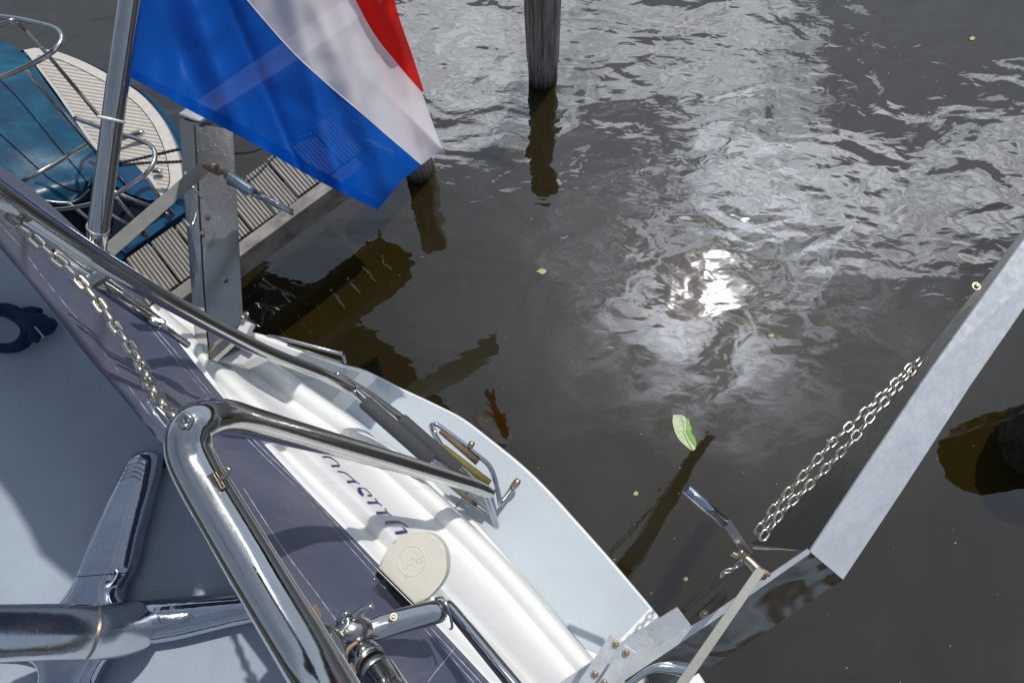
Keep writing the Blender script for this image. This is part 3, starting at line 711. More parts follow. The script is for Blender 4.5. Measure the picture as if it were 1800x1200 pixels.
def chain(spec, Lpx, m, label, cat='chain', group=None, wr=.62, rr=.13, skew=0.0):
    sp = [tuple(D(a, b, c)) for a, b, c in spec]; c = [Vector(p) for p in crom(sp, 10)]
    Lw = Lpx * spec[0][2] / F
    root = thing('chain', c[0], label, cat, group)
    L = [0]
    for i in range(1, len(c)): L.append(L[-1] + (c[i] - c[i-1]).length)
    r = Lw * rr; pitch = Lw - 2 * r * 1.05; me = link_mesh(Lw, Lw * wr, r)
    me.materials.append(M[m])
    for p in me.polygons: p.use_smooth = True
    n = int(L[-1] / pitch)
    def at(s):
        i = 0
        while i < len(L) - 2 and L[i+1] < s: i += 1
        return c[i].lerp(c[i+1], (s - L[i]) / max(1e-9, L[i+1]-L[i]))
    for k in range(n):
        a, b = at(k * pitch), at((k + 1) * pitch); t = (b - a).normalized()
        v = (Vector((0, 0, H)) - a).normalized(); s = t.cross(v).normalized(); u = s.cross(t)
        ang = math.radians((20 if k % 2 else 110) + random.uniform(-16, 16) + skew)
        y = s * math.cos(ang) + u * math.sin(ang); z = t.cross(y)
        o = bpy.data.objects.new('link', me); col.objects.link(o); o.parent = root
        mw = Matrix((t, y, z)).transposed().to_4x4(); mw.translation = (a + b) / 2
        o.matrix_parent_inverse = root.matrix_world.inverted(); o.matrix_world = mw
        o.matrix_basis = mw
    return root
chain([(-60, 318, 1.12), (-12, 352, 1.13), (18, 388, 1.14), (55, 416, 1.15), (82, 442, 1.15), (125, 478, 1.15), (165, 522, 1.15), (196, 566, 1.14), (226, 606, 1.12), (250, 645, 1.09), (266, 684, 1.04), (288, 716, .99), (318, 742, .95)], 40, 'chainsteel', 'steel chain hanging from the bent rail corner over the navy canvas', wr=.64, rr=.15)
chain([(1616, 628, 1.78), (1571, 675, 1.76), (1500, 742, 1.74), (1458, 783, 1.73), (1417, 829, 1.72), (1358, 896, 1.71), (1322, 950, 1.70)], 25, 'chainsteel', 'upper left run of the doubled steel chain along the right davit', group='chains along the right davit', wr=.66, rr=.105)
chain([(1618, 634, 1.77), (1571, 689, 1.74), (1533, 729, 1.73), (1500, 771, 1.72), (1429, 846, 1.71), (1375, 899, 1.70), (1328, 962, 1.68)], 25, 'chainsteel', 'lower right run of the doubled steel chain touching the dark davit face', group='chains along the right davit', wr=.66, rr=.105)
chain([(1312, 978, 1.68), (1296, 994, 1.69), (1284, 1002, 1.69), (1276, 1003, 1.69), (1266, 1014, 1.70)], 17, 'steel_worn', 'short loose chain end below the crank knuckle of the right davit')

# ------------------------------------------------------------------ navy canvas dodger
def canvas():
    top = [(-420, -60), (-120, 298), (0, 436), (75, 525), (150, 622), (220, 704), (292, 792), (420, 955), (560, 1145), (700, 1330)]
    bot = [(-330, -20), (-60, 240), (60, 335), (160, 428), (262, 540), (392, 700), (516, 838), (636, 962), (760, 1092), (930, 1275)]
    a = [tuple(P(x, y, 2.60)) for x, y in top]; b = [tuple(P(x, y, 1.97)) for x, y in bot]
    a = crom(a, 14); b = crom(b, 14); n = len(a); m = 30; vs = []
    for i in range(n):
        A, B = Vector(a[i]), Vector(b[i]); t = (Vector(a[min(i+1, n-1)]) - Vector(a[max(i-1, 0)])).normalized()
        nn_ = t.cross(B - A).normalized(); nn_ = nn_ if nn_.z > 0 else -nn_
        for j in range(m + 1):
            u = j / m; p = A.lerp(B, u)
            f = math.sin(math.pi * u)
            p += nn_ * (.016 * f * math.sin(i * .28 + 2.2 * u) + .010 * f * math.sin(i * .11 - 5 * u + 1) - .02 * f + .004 * math.sin(i * .8 + 9*u) * f)
            vs.append(p)
    fs = [(i*(m+1)+j, (i+1)*(m+1)+j, (i+1)*(m+1)+j+1, i*(m+1)+j+1) for i in range(n-1) for j in range(m)]
    root = thing('canvas_dodger', vs[0], 'navy canvas weather cloth with white stitching between deck and white transom', 'canvas')
    me = mesh('sheet', vs, fs); bm = bmesh.new(); bm.from_mesh(me); bmesh.ops.recalc_face_normals(bm, faces=bm.faces); bmesh.ops.solidify(bm, geom=bm.faces[:], thickness=.0015); bm.to_mesh(me); bm.free()
    obj('sheet', me, 'canvas', root, True)
    bv = BVHTree.FromPolygons([tuple(v) for v in vs], fs)
    def seam_or_shadow(pts, wpx):
        bm = bmesh.new(); L = []
        for x, y in crom(pts, 14):
            r = ray(x, y).normalized(); h = bv.ray_cast(Vector((0, 0, H)), r)
            if h[0] is None:
                if len(L) > 3: tube_bm(bm, L, [wpx * .00055 * (1 + .3 * math.sin(q * 1.9) + .25 * random.random()) for q in range(len(L))], 6)
                L = []; continue
            L.append(h[0] - r * .003)
        if len(L) > 3: tube_bm(bm, L, [wpx * .00055 * (1 + .3 * math.sin(q * 1.9) + .25 * random.random()) for q in range(len(L))], 6)
        obj('stitching', bm_mesh(bm), 'ropelt', root)
    seam_or_shadow([(4, 452), (37, 490), (90, 553), (150, 630), (236, 738), (280, 790)], 2.2)
    seam_or_shadow([(-10, 386), (34, 432), (77, 490), (167, 600), (262, 728)], 2.0)
    seam_or_shadow([(268, 572), (320, 632), (383, 706), (457, 784), (533, 858), (610, 942), (690, 1030), (800, 1150), (880, 1236)], 1.8)
    seam_or_shadow([(262, 574), (312, 634), (376, 708), (450, 787), (526, 862), (602, 947), (682, 1036), (790, 1152), (870, 1240)], 1.5)
    seam_or_shadow([(428, 858), (500, 968), (560, 1048), (620, 1130)], 1.8)
    seam_or_shadow([(752, 1198), (764, 1182), (790, 1150), (812, 1118)], 1.6)
    return root
canvas()

# ------------------------------------------------------------------ cream cap
capt = [(663, 998), (676, 972), (692, 950), (715, 938), (742, 934), (764, 941), (779, 958), (785, 982), (783, 1008), (771, 1030), (746, 1056), (728, 1063)]
cp = thing('plastic_cap', D(725, 1000, 1.85), 'cream D-shaped plastic cover with embossed circle beside the lettering', 'plastic cover')
def capm():
    dcap = 1.70; up = (D(0, 0, 0) - D(725, 1000, 1.7)).normalized()
    upv = (Vector((-.12, -.05, 1))).normalized()
    c0 = D(725, 1000, dcap)
    def pl_(x, y): r = ray(x, y); t = (c0 - Vector((0, 0, H))).dot(upv) / r.dot(upv); return Vector((0, 0, H)) + r * t
    pts = [pl_(x, y) for x, y in capt[:1] + [q for q in crom(capt[1:-1], 3)] + capt[-1:]]
    o = obj('cover', slab(pts, .038, .008, 4, -upv), 'cream', cp); autosmooth(o, 35)
    # embossed ring and small raised figure inside
    bm = bmesh.new(); cc = pl_(724, 985); ra = (pl_(748, 985) - cc).length
    s = upv.orthogonal().normalized(); q = upv.cross(s)
    ring = [cc + upv * .0002 + (s * math.cos(a) + q * math.sin(a)) * ra for a in [2*math.pi*k/48 for k in range(49)]]
    tube_bm(bm, ring, .0012, 8, False); obj('embossed_ring', bm_mesh(bm), 'cream', cp, True)
    def mk(pp, r=.0011):
        bm = bmesh.new(); tube_bm(bm, [pl_(x, y) + upv * .0003 for x, y in crom(pp, 4)], r, 8); obj('embossed_mark', bm_mesh(bm), 'cream', cp, True)
    mk([(712, 1012), (716, 1006), (720, 1008), (718, 1013), (713, 1013)]); mk([(708, 1000), (713, 996), (718, 1000)])
    mk([(716, 994), (724, 990), (730, 996)]); mk([(732, 986), (738, 980), (743, 984), (738, 989), (733, 987)]); mk([(726, 972), (732, 968), (734, 974)]); mk([(740, 978), (745, 976), (746, 982), (741, 984)])
    mk([(722, 982), (727, 978), (731, 983)])
    # dark mounting beneath
    bm = bmesh.new()
    prism(bm, (pl_(652, 1012) - upv * .03, pl_(664, 1000) - upv * .004, pl_(664, 1000) - upv * .04), (pl_(700, 1070) - upv * .03, pl_(727, 1063) - upv * .004, pl_(727, 1063) - upv * .04))
    obj('mounting', bm_mesh(bm), 'black', cp)
    bm = bmesh.new(); tube_bm(bm, [pl_(663, 1000) + upv * .001, pl_(727, 1064) + upv * .001], .0016, 8); obj('metal_edge', bm_mesh(bm), 'steel', cp)
    tubepx('bent_strap', [(655, 1014, 1.73, 2.5), (675, 1032, 1.73, 3), (690, 1040, 1.73, 3), (702, 1060, 1.73, 2.5)], 'steel', cp, 4, 8)
capm()

# ------------------------------------------------------------------ chair base on the deck
ch = thing('chair', P(200, 1100, ZD), 'chrome star base and column of a deck chair in the lower left', 'chair')
def arm(name, prof, parent, m='chrome', ridge=True):
    """prof: centre line (px,py,d,w); flattened rounded bar"""
    return tubepx(name, prof, m, parent, 8, 36, flat=.55)
ZS = ZD + .10
def star():
    out = [(212, 812), (226, 795), (248, 787), (266, 791), (271, 806), (262, 850), (248, 900), (235, 950), (223, 1000), (206, 1028), (203, 1042), (211, 1053), (228, 1056), (300, 1050), (410, 1040), (520, 1030), (560, 1060), (530, 1092), (430, 1096), (300, 1126), (212, 1140), (180, 1158), (156, 1196), (128, 1270), (20, 1280), (50, 1215), (56, 1188), (44, 1168), (0, 1156), (-90, 1150), (-90, 1110), (10, 1112), (70, 1084), (108, 1040), (128, 1004), (150, 945), (178, 880)]
    global STAR_OUT
    pts = [P(x, y, ZS) for x, y in crom(out + [out[0]], 4)[:-1]]
    STAR_OUT = [pts[i].lerp(pts[(i+1) % len(pts)], k / 6) for i in range(len(pts)) for k in range(6)]
    bm = bmesh.new(); prev = None; c = P(195, 1090, ZS)
    n = len(pts); nrm = []
    area = sum(pts[i].x * pts[(i+1) % n].y - pts[(i+1) % n].x * pts[i].y for i in range(n))
    sg = 1 if area > 0 else -1
    for i in range(n):
        t = (pts[(i+1) % n] - pts[i-1]).normalized(); nrm.append(Vector((-t.y, t.x, 0)) * sg)
    rings = []
    for ins, dzz in [(.010, -.070), (.0, -.060)] + [(.037 * (1 - math.cos(q)), -.026 + .030 * math.sin(q)) for q in [math.pi / 2 * w_ / 8 for w_ in range(4)]]:
        rings.append([bm.verts.new(pts[i] + nrm[i] * ins + Vector((0, 0, dzz))) for i in range(n)])
    for a in range(len(rings) - 1):
        for k in range(n): bm.faces.new((rings[a][k], rings[a][(k+1) % n], rings[a+1][(k+1) % n], rings[a+1][k]))
    f = bm.faces.new(rings[-1]); bmesh.ops.triangulate(bm, faces=[f]); bm.faces.new(rings[0][::-1])
    return bm_mesh(bm)
def star_round():
    me = star(); o = bpy.data.objects.new('tmp', me); col.objects.link(o)
    rm = o.modifiers.new('r', 'REMESH'); rm.mode = 'VOXEL'; rm.voxel_size = .005
    sm = o.modifiers.new('s', 'SMOOTH'); sm.iterations = 6; sm.factor = .5
    dg = bpy.context.evaluated_depsgraph_get(); me2 = bpy.data.meshes.new_from_object(o.evaluated_get(dg)); bpy.data.objects.remove(o)
    from mathutils.kdtree import KDTree
    out = STAR_OUT; kd = KDTree(len(out))
    for i, p in enumerate(out): kd.insert((p.x, p.y, 0), i)
    kd.balance(); zt = ZS - .026
    for v in me2.vertices:
        if v.co.z > zt - .006:
            d_ = min(.052, kd.find((v.co.x, v.co.y, 0))[2]); q = 1 - d_ / .052
            v.co.z = zt - .012 + .046 * math.sqrt(max(0, 1 - q ** 2.2))
    bm = bmesh.new(); bm.from_mesh(me2)
    for _ in range(4): bmesh.ops.smooth_vert(bm, verts=bm.verts, factor=.5, use_axis_x=True, use_axis_y=True, use_axis_z=True)
    bm.to_mesh(me2); bm.free(); return me2
star_o = obj('star_base', star_round(), 'chrome', ch, True)
sbv = BVHTree.FromPolygons([tuple(v.co) for v in star_o.data.vertices], [tuple(p.vertices) for p in star_o.data.polygons])
def on_star(pts, r_, m_, nm):
    L = []
    for x, y in pts:
        r = ray(x, y).normalized(); h = sbv.ray_cast(Vector((0, 0, H)), r)
        if h[0] is not None and h[0].z > ZS - .07: L.append(h[0] - r * r_ * .4)
    if len(L) > 2:
        bm = bmesh.new(); tube_bm(bm, L, r_, 8); obj(nm, bm_mesh(bm), m_, star_o, True)
on_star([(124 + k * 5, 1014 - k * .4) for k in range(21)], .0012, 'black', 'joint')
on_star([(219 - k * .7, 1054 + k * 4.3) for k in range(21)], .0012, 'black', 'joint')
tubepx('column', [(268, 1097, 2.17, 60), (244, 1101, 2.13, 82), (214, 1106, 2.05, 92), (190, 1108, 1.97, 92), (150, 1109, 1.88, 92), (60, 1110, 1.78, 93), (-150, 1115, 1.6, 100)], 'column', ch, 3, 44)
bm = bmesh.new(); tube_bm(bm, [D(160.0, 1109, 1.885), D(159, 1109, 1.884)], [.0728, .0728], 44); obj('collar', bm_mesh(bm), 'brass', ch)
for k in range(5): on_star(crom([(224 - k * 3.2, 812 + k * 8), (236 - k * 3.2, 805 + k * 8), (250 - k * 3.2, 806 + k * 8), (259 - k * 3, 812 + k * 8)], 5), .0035, 'chrome', 'ridge')
bm = bmesh.new(); c_ = P(272, 815, ZD + .028); tube_bm(bm, [c_ - Vector((.02, .01, 0)), c_ + Vector((.02, .01, 0))], .026, 24); bmesh.ops.bevel(bm, geom=bm.edges[:], offset=.002, segments=2, affect='EDGES'); autosmooth(obj('castor', bm_mesh(bm), 'black', ch))

# navy strap coiled on the deck
st = thing('strap_coil', P(20, 580, ZD), 'coiled navy fabric strap with a knot lying on the deck at the left edge', 'strap')
def pz(x, y, z, wd): p = P(x, y, z); return (x, y, -(p - cam.location).dot(Zc_cam), wd)
Zc_cam = R @ Vector((0, 0, 1))
def dz(x, y, z): return (H - z) / -ray(x, y).z
tubepx('coil', [(x, y, dz(x, y, ZD + .04), wd) for x, y, wd in [(-40, 560, 22), (0, 545, 22), (35, 558, 24), (50, 580, 24), (38, 604, 22), (10, 612, 18), (-40, 606, 16)]], 'strap', st, 8, 20)
tubepx('coil', [(x, y, dz(x, y, ZD + .07), wd) for x, y, wd in [(-40, 545, 14), (10, 540, 16), (42, 556, 18), (62, 578, 20), (58, 600, 18)]], 'strap', st, 8, 20)
tubepx('knot', [(x, y, dz(x, y, ZD + .06), wd) for x, y, wd in [(40, 556, 26), (62, 568, 40), (80, 572, 36), (96, 566, 16)]], 'strap', st, 6, 20)
tubepx('knot', [(x, y, dz(x, y, ZD + .07), wd) for x, y, wd in [(38, 548, 14), (55, 546, 16), (70, 548, 14)]], 'strap', st, 6, 16)
tubepx('cord_end', [(x, y, dz(x, y, ZD + .1), wd) for x, y, wd in [(61, 574, 2), (70, 584, 2.4), (77, 593, 2)]], 'ropelt', st, 4, 8)

# ------------------------------------------------------------------ flagpole and flag
fp = thing('flagpole', D(172, 425, 1.5), 'polished steel flagpole leaning beside the Dutch flag', 'flagpole')
tubepx('pole', [(240, -90, 1.32, 37), (205, 160, 1.4, 36), (188, 290, 1.46, 35), (168, 440, 1.52, 34)], 'steel', fp, 3, 36)
tubepx('pole_joint', [(172.5, 399, 1.5, 37), (172, 403, 1.505, 37)], 'steel_worn', fp, 1, 36)
bm = bmesh.new(); pc_ = D(196, 210, 1.42); ax = (D(205, 160, 1.4) - D(188, 290, 1.46)).normalized(); s_ = ax.orthogonal().normalized(); q_ = ax.cross(s_)
tube_bm(bm, [pc_ + (s_ * math.cos(a) + q_ * math.sin(a)) * .0235 + ax * .006 * math.cos(a) for a in [2*math.pi*k/40 for k in range(41)]], .0028, 8, False); tag(obj('cable_tie', bm_mesh(bm), 'hose_white', None, True), 'white ring of cord tied round the leaning flagpole', 'tie')

def flag():
    r0 = [(222, 132), (330, 192), (440, 250), (560, 318), (664, 369)]
    rA = [(231, 62), (350, 95), (470, 150), (590, 228), (706, 318)]
    r1 = [(262, -190), (395, -45), (518, 95), (640, 203), (741, 290)]
    r2 = [(480, -260), (575, -100), (648, 44), (700, 114), (742, 163)]
    rB = [(380, -220), (495, -70), (596, 86), (692, 178), (777, 262)]
    r3 = [(640, -260), (668, -100), (699, 22), (723, 92), (745, 160)]
    def dep(s, t): return 1.50 + .38 * s + .05 * t
    rowsp = [(0, r0), (.166, rA), (.333, r1), (.5, rB), (.666, r2), (1.0, r3)]
    NU, NV = 110, 96
    gridrows = []
    for t_, r in rowsp: gridrows.append([tuple(q) for q in crom(r, NU // 4)])
    nu = len(gridrows[0]); vs = []
    for i in range(nu):
        colpts = [tuple(g[i]) for g in gridrows]; u = i / (nu - 1)
        # piecewise in t so that stripe borders stay put
        for j in range(NV + 1):
            t_ = j / NV
            for k in range(len(rowsp) - 1):
                if rowsp[k][0] - 1e-6 <= t_ <= rowsp[k+1][0] + 1e-3: break
            a = (t_ - rowsp[k][0]) / (rowsp[k+1][0] - rowsp[k][0]); a = max(0, min(1, a))
            x = colpts[k][0] * (1-a) + colpts[k+1][0] * a; y = colpts[k][1] * (1-a) + colpts[k+1][1] * a
            # folds fan out from the hoist
            ph = (x - 430) * .92 + (y - 100) * -.42
            f = .026 * math.sin(ph * .034) + .016 * math.sin(ph * .062 + 1.2) + .020 * abs(math.sin(ph * .021 + y * .004 + .6)) + .020 * noise.noise(Vector((x * .006, y * .006, 1.7)))
            f += .040 * math.exp(-((x - 395 - .42 * y) / 15.0) ** 2) - .032 * math.exp(-((x - 505 - .30 * y) / 22.0) ** 2) + .022 * math.exp(-((x - 590 - .35 * y) / 16.0) ** 2)
            f += .006 * noise.noise(Vector((x * .03, y * .02, 5)))
            amp = min(1, u * 5) 
            vs.append(D(x, y, dep(u, t_) + f * amp))
    fs = []; mi = []
    for i in range(nu - 1):
        for j in range(NV):
            fs.append((i*(NV+1)+j, (i+1)*(NV+1)+j, (i+1)*(NV+1)+j+1, i*(NV+1)+j+1)); mi.append(0 if j < NV//3 else 1 if j < 2*NV//3 else 2)
    me = mesh('flag', vs, fs)
    root = thing('flag', vs[0], 'red white and blue Dutch flag with a frayed edge hanging in front of the jetty', 'flag')
    o = obj('cloth', me, ['f_blue', 'f_white', 'f_red'], root, True)
    for p, k in zip(me.polygons, mi): p.material_index = k
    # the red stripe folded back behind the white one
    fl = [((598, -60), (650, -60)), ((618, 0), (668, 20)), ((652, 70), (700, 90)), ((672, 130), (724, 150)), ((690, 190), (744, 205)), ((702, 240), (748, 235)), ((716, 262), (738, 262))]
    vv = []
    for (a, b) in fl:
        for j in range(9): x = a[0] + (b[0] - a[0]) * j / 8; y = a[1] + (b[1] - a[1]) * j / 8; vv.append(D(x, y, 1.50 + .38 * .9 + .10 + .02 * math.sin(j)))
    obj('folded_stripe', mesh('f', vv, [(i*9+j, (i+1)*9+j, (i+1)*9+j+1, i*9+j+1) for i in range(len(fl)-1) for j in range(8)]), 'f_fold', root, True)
    # hems
    hv = []
    for i in range(nu):
        for j in range(4):
            q = vs[i*(NV+1)+j]; hv.append(q + (Vector((0, 0, H)) - q).normalized() * .003)
    obj('hem', mesh('h', hv, [(i*4+j, (i+1)*4+j, (i+1)*4+j+1, i*4+j+1) for i in range(nu-1) for j in range(3)]), 'f_hem', root, True)
    bm = bmesh.new(); tube_bm(bm, [vs[i*(NV+1)+NV//3] + (Vector((0, 0, H)) - vs[i*(NV+1)]).normalized() * .001 for i in range(nu)], .0016, 6, flat=.5); obj('seam_or_shadow', bm_mesh(bm), 'f_white', root, True)
    bm = bmesh.new(); tube_bm(bm, [vs[j] + Vector((-.003, 0, 0)) for j in range(0, NV//2)], .0065, 8, flat=.4); obj('hoist_band', bm_mesh(bm), 'ropelt', root, True)
    for k in range(16):
        b = vs[(nu-1)*(NV+1) + int(NV * (.42 + .14 * k / 16))]
        bm = bmesh.new(); e = b + Vector((random.uniform(.004, .012), random.uniform(-.014, .002), random.uniform(-.02, 0)))
        tube_bm(bm, [b, b.lerp(e, .5) + Vector((0, 0, .003)), e], .0006, 5); obj('loose_thread', bm_mesh(bm), 'f_white', root)
flag()

# ------------------------------------------------------------------ jetty
ZJ = .78
jt = thing('jetty', P(430, 420, 0), 'grey grooved plank jetty between the two boats', 'jetty')
ja, jb = P(285, 552, ZJ), P(640, 292, ZJ)
e = (jb - ja).normalized()                       # along the edge
inw = Vector((-e.y, e.x, 0));
if inw.dot(P(380, 380, ZJ) - ja) < 0: inw = -inw
ja = ja - e * .9; Lj = (jb - ja).length
pw = .145; k = 0; sJ = 0.0
while sJ < Lj - .04:
    a = ja + e * (sJ + pw / 2)
    me = bpy.data.meshes.new('plank'); bm = bmesh.new()
    wj = random.uniform(-.008, .008)
    v = [bm.verts.new(q) for q in [(-pw/2+.004, .09 + wj, 0), (pw/2-.004, .09 + wj, 0), (pw/2-.004, .40 + wj, 0), (-pw/2+.004, .40 + wj, 0)]]
    f_ = bm.faces.new(v); r_ = bmesh.ops.extrude_face_region(bm, geom=[f_]); 
    for q in r_['geom']:
        if isinstance(q, bmesh.types.BMVert): q.co.z -= .028
    o = obj('plank', bm_mesh(bm), 'plank', None)
    o.matrix_world = Matrix.Translation(a + Vector((0, 0, random.uniform(-.003, .001)))) @ Matrix((e, inw, Vector((0, 0, 1)))).transposed().to_4x4()
    mw = o.matrix_world.copy(); o.parent = jt; o.matrix_parent_inverse = jt.matrix_world.inverted(); o.matrix_basis = mw
    for xx in (-.04, .04):
        sp = mw @ Vector((xx, .14, 0)); bm = bmesh.new(); tube_bm(bm, [sp + Vector((0, 0, .0)), sp + Vector((0, 0, .002))], .0045, 8); so = obj('screw', bm_mesh(bm), 'steel_worn', o)
    sJ += pw + .007
for off, zz, wd, hh in ((.045, -.005, .075, .17), (.37, -.034, .07, .12),):
    bm = bmesh.new(); box_between(bm, ja + inw * off + Vector((0, 0, zz - hh/2)), jb + inw * off + Vector((0, 0, zz - hh/2)), wd, hh, bev=.006); obj('beam', bm_mesh(bm), 'beam', jt)

def pile(px, py, dia, top, label, leanx=0, leany=0, m='pile', group=None, taper=1.0):
    b = P(px, py, 0); bm = bmesh.new(); N = 48; rings = []
    zs = [-1.6 + i * (top + 1.6) / 60 for i in range(61)]
    for z in zs:
        rg = []
        for k in range(N):
            a = 2 * math.pi * k / N; d = Vector((math.cos(a), math.sin(a), 0))
            r = dia / 2 * (1 + (taper - 1) * max(0, z) / max(.1, top))
            r *= 1 + .07 * noise.noise(Vector((d.x * 3.2, d.y * 3.2, z * .5 + px))) + .05 * noise.noise(Vector((d.x * 11, d.y * 11, z * .8))) + .03 * noise.noise(Vector((d.x * 7, d.y * 7, z * 9)))
            if .0 < z < .16: r *= .95
            rg.append(bm.verts.new(b + d * r + Vector((leanx * z, leany * z, z))))
        rings.append(rg)
    for i in range(60):
        for k in range(N): bm.faces.new((rings[i][k], rings[i][(k+1) % N], rings[i+1][(k+1) % N], rings[i+1][k]))
    bm.faces.new(rings[-1]); bm.faces.new(rings[0][::-1])
    for v in bm.verts: v.co -= b
    o = obj('mooring_post', bm_mesh(bm), m, None, True); o.location = b
    return tag(o, label, 'mooring post', group)
pile(954, 138, .21, 1.5, 'tall cracked grey mooring post standing alone in open water at the top', 0.0, 0, taper=1.12)
pile(738, 300, .21, 1.12, 'mooring post mostly hidden behind the flag at the end of the jetty', -.06, .0)
pile(1824, 778, .46, .60, 'mossy dark stump in the water at the right edge', .0, .0, 'moss')
# slim steel post seen behind the red stripe
tb = P(712, 92, .3); bm = bmesh.new(); tube_bm(bm, [Vector((0, 0, -1.2)), Vector((0, 0, 1.15))], .035, 24)
o = obj('mooring_pole', bm_mesh(bm), 'beam', None, True); o.location = P(726, 190, 0); tag(o, 'thin grey pole just behind the red stripe of the flag', 'pole')

# ------------------------------------------------------------------ the blue boat moored beyond the jetty
bb = thing('sailing_boat', P(130, 250, 0), 'blue boat with teak stern platform and bent steel rails at the upper left', 'boat')
ZT = .60
outl = [(30, 100), (60, 84), (100, 91), (150, 110), (195, 134), (240, 160), (275, 195), (298, 232), (312, 268), (319, 300), (318, 326), (302, 345), (290, 356)]
inn_ = [(40, 88), (52, 98), (100, 165), (150, 238), (172, 268), (205, 282), (240, 296), (262, 318), (280, 350)]
poly = crom(outl[1:], 4) + inn_[::-1]
tk = obj('stern_platform', slab([P(x, y, ZT) for x, y in poly], .05, .004), 'teak_edge', bb)
inset = [(66, 98), (100, 104), (146, 124), (190, 148), (232, 176), (262, 208), (282, 245), (293, 280), (298, 318), (290, 338), (282, 330), (262, 302), (225, 284), (180, 262), (160, 242), (108, 166), (62, 104)]
obj('teak_deck', slab([P(x, y, ZT + .004) for x, y in crom(inset[:10], 3) + inset[10:]], .003), 'teak', tk)
bm = bmesh.new(); tube_bm(bm, [P(x, y, ZT + .0045) for x, y in crom(inset[:10], 4)], .0028, 6, flat=.3); obj('caulking', bm_mesh(bm), 'black', tk)
# blue hull below and around
def hull2():
    ring = [(x, y) for x, y in crom([(26, 84), (60, 80), (101, 87), (152, 106), (197, 130), (243, 156), (279, 192), (303, 231), (317, 268), (323, 303), (321, 345), (300, 372), (250, 410), (205, 440), (150, 480), (60, 520), (-80, 560)], 4)]
    bm = bmesh.new(); rr = []
    c = P(60, 330, 0)
    for z, k_ in ((ZT - .03, .0), (ZT - .06, -.02), (.3, .05), (-.5, .2)):
        rr.append([bm.verts.new(Vector((*(P(x, y, ZT).lerp(c, k_)).xy, z))) for x, y in ring])
    for a in range(3):
        for k in range(len(ring) - 1): bm.faces.new((rr[a][k], rr[a][k+1], rr[a+1][k+1], rr[a+1][k]))
    v = [bm.verts.new(q.co + Vector((0, 0, -.012))) for q in rr[0]] + [bm.verts.new(P(-400, 560, ZT - .042)), bm.verts.new(P(-400, -200, ZT - .042)), bm.verts.new(P(-100, 0, ZT - .042))]
    bm.faces.new(v); me = bm_mesh(bm); me.materials.append(M['hull_blue']); me.materials.append(M['navy'])
    o = bpy.data.objects.new('hull', me); col.objects.link(o); o.parent = bb; o.matrix_parent_inverse = bb.matrix_world.inverted()
hull2()
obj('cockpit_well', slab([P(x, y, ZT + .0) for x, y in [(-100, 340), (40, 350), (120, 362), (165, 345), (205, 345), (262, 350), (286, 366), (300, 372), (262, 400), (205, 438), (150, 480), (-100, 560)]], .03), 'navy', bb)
obj('side_deck', slab([P(x, y, ZT + .015) for x, y in [(172, 268), (200, 276), (240, 292), (262, 314), (284, 352), (260, 352), (225, 340), (195, 322), (170, 300)]], .03), 'hull_blue', bb)
obj('side_deck', slab([P(x, y, ZT + .02) for x, y in [(210, 436), (262, 398), (318, 362), (326, 372), (272, 410), (222, 446)]], .03), 'hull_blue', bb)
# teal vinyl window sheet
def teal():
    a = [(-90, 20), (0, 66), (50, 104), (100, 172), (150, 240), (170, 280), (172, 306), (156, 332)]
    b = [(-90, 230), (-60, 270), (-30, 298), (10, 318), (50, 342), (88, 354), (130, 354), (156, 333)]
    a = crom([tuple(P(x, y, ZT + .03 + .03 * i)) for i, (x, y) in enumerate(a)], 6); b = crom([tuple(P(x, y, 1.15 - .055 * i)) for i, (x, y) in enumerate(b)], 6)
    n = len(a); m = 20; vs = []
    for i in range(n):
        for j in range(m + 1): vs.append(Vector(a[i]).lerp(Vector(b[i]), j / m) + Vector((0, 0, .03 * math.sin(math.pi * j / m) + .012 * math.sin(i * .5 + j * .4))))
    fs = [(i*(m+1)+j, (i+1)*(m+1)+j, (i+1)*(m+1)+j+1, i*(m+1)+j+1) for i in range(n-1) for j in range(m)]
    o = obj('vinyl_cover', mesh('t', vs, fs), 'teal', bb, True)
    for jj in (7, 14):
        bm = bmesh.new(); tube_bm(bm, [vs[i*(m+1)+jj] + Vector((0, 0, .002)) for i in range(n)], .004, 6); obj('seam_or_shadow', bm_mesh(bm), 'navy', o, True)  # dark frame shadow lines on the cover, modelled as thin navy tubes
    bm = bmesh.new(); tube_bm(bm, b, .006, 8); obj('cover_edge', bm_mesh(bm), 'zinc', bb, True)
teal()
def rt(spec, wd=8, m='steel', n=6):
    return tubepx('rail_tube', [(x, y, dz(x, y, z), wd) for x, y, z in spec], m, bb, n, 14)
rt([(-60, 20, 1.75), (0, 29, 1.75), (30, 33, 1.75), (62, 40, 1.75), (95, 49, 1.75), (108, 60, 1.75), (106, 76, 1.75), (86, 96, 1.75), (45, 118, 1.75), (0, 136, 1.75), (-60, 150, 1.75)], 9)
rt([(-30, 58, 1.75), (0, 45, 1.75), (27, 34, 1.75)], 8, n=2)
rt([(28, 36, 1.73), (80, 92, 1.4), (172, 202, .95)], 7, 'steel_worn', 2)
rt([(45, 122, 1.73), (165, 263, 1.0)], 7, 'steel_worn', 1)
rt([(25, 328, 1.2), (158, 252, 1.0)], 8, 'steel', 1)
rt([(132, 208, 1.05), (200, 232, 1.05), (245, 246, 1.05), (268, 260, 1.05), (272, 280, 1.05), (258, 304, 1.05), (230, 325, 1.05), (190, 348, 1.05), (140, 363, 1.05), (85, 368, 1.05), (40, 352, 1.05)], 8)
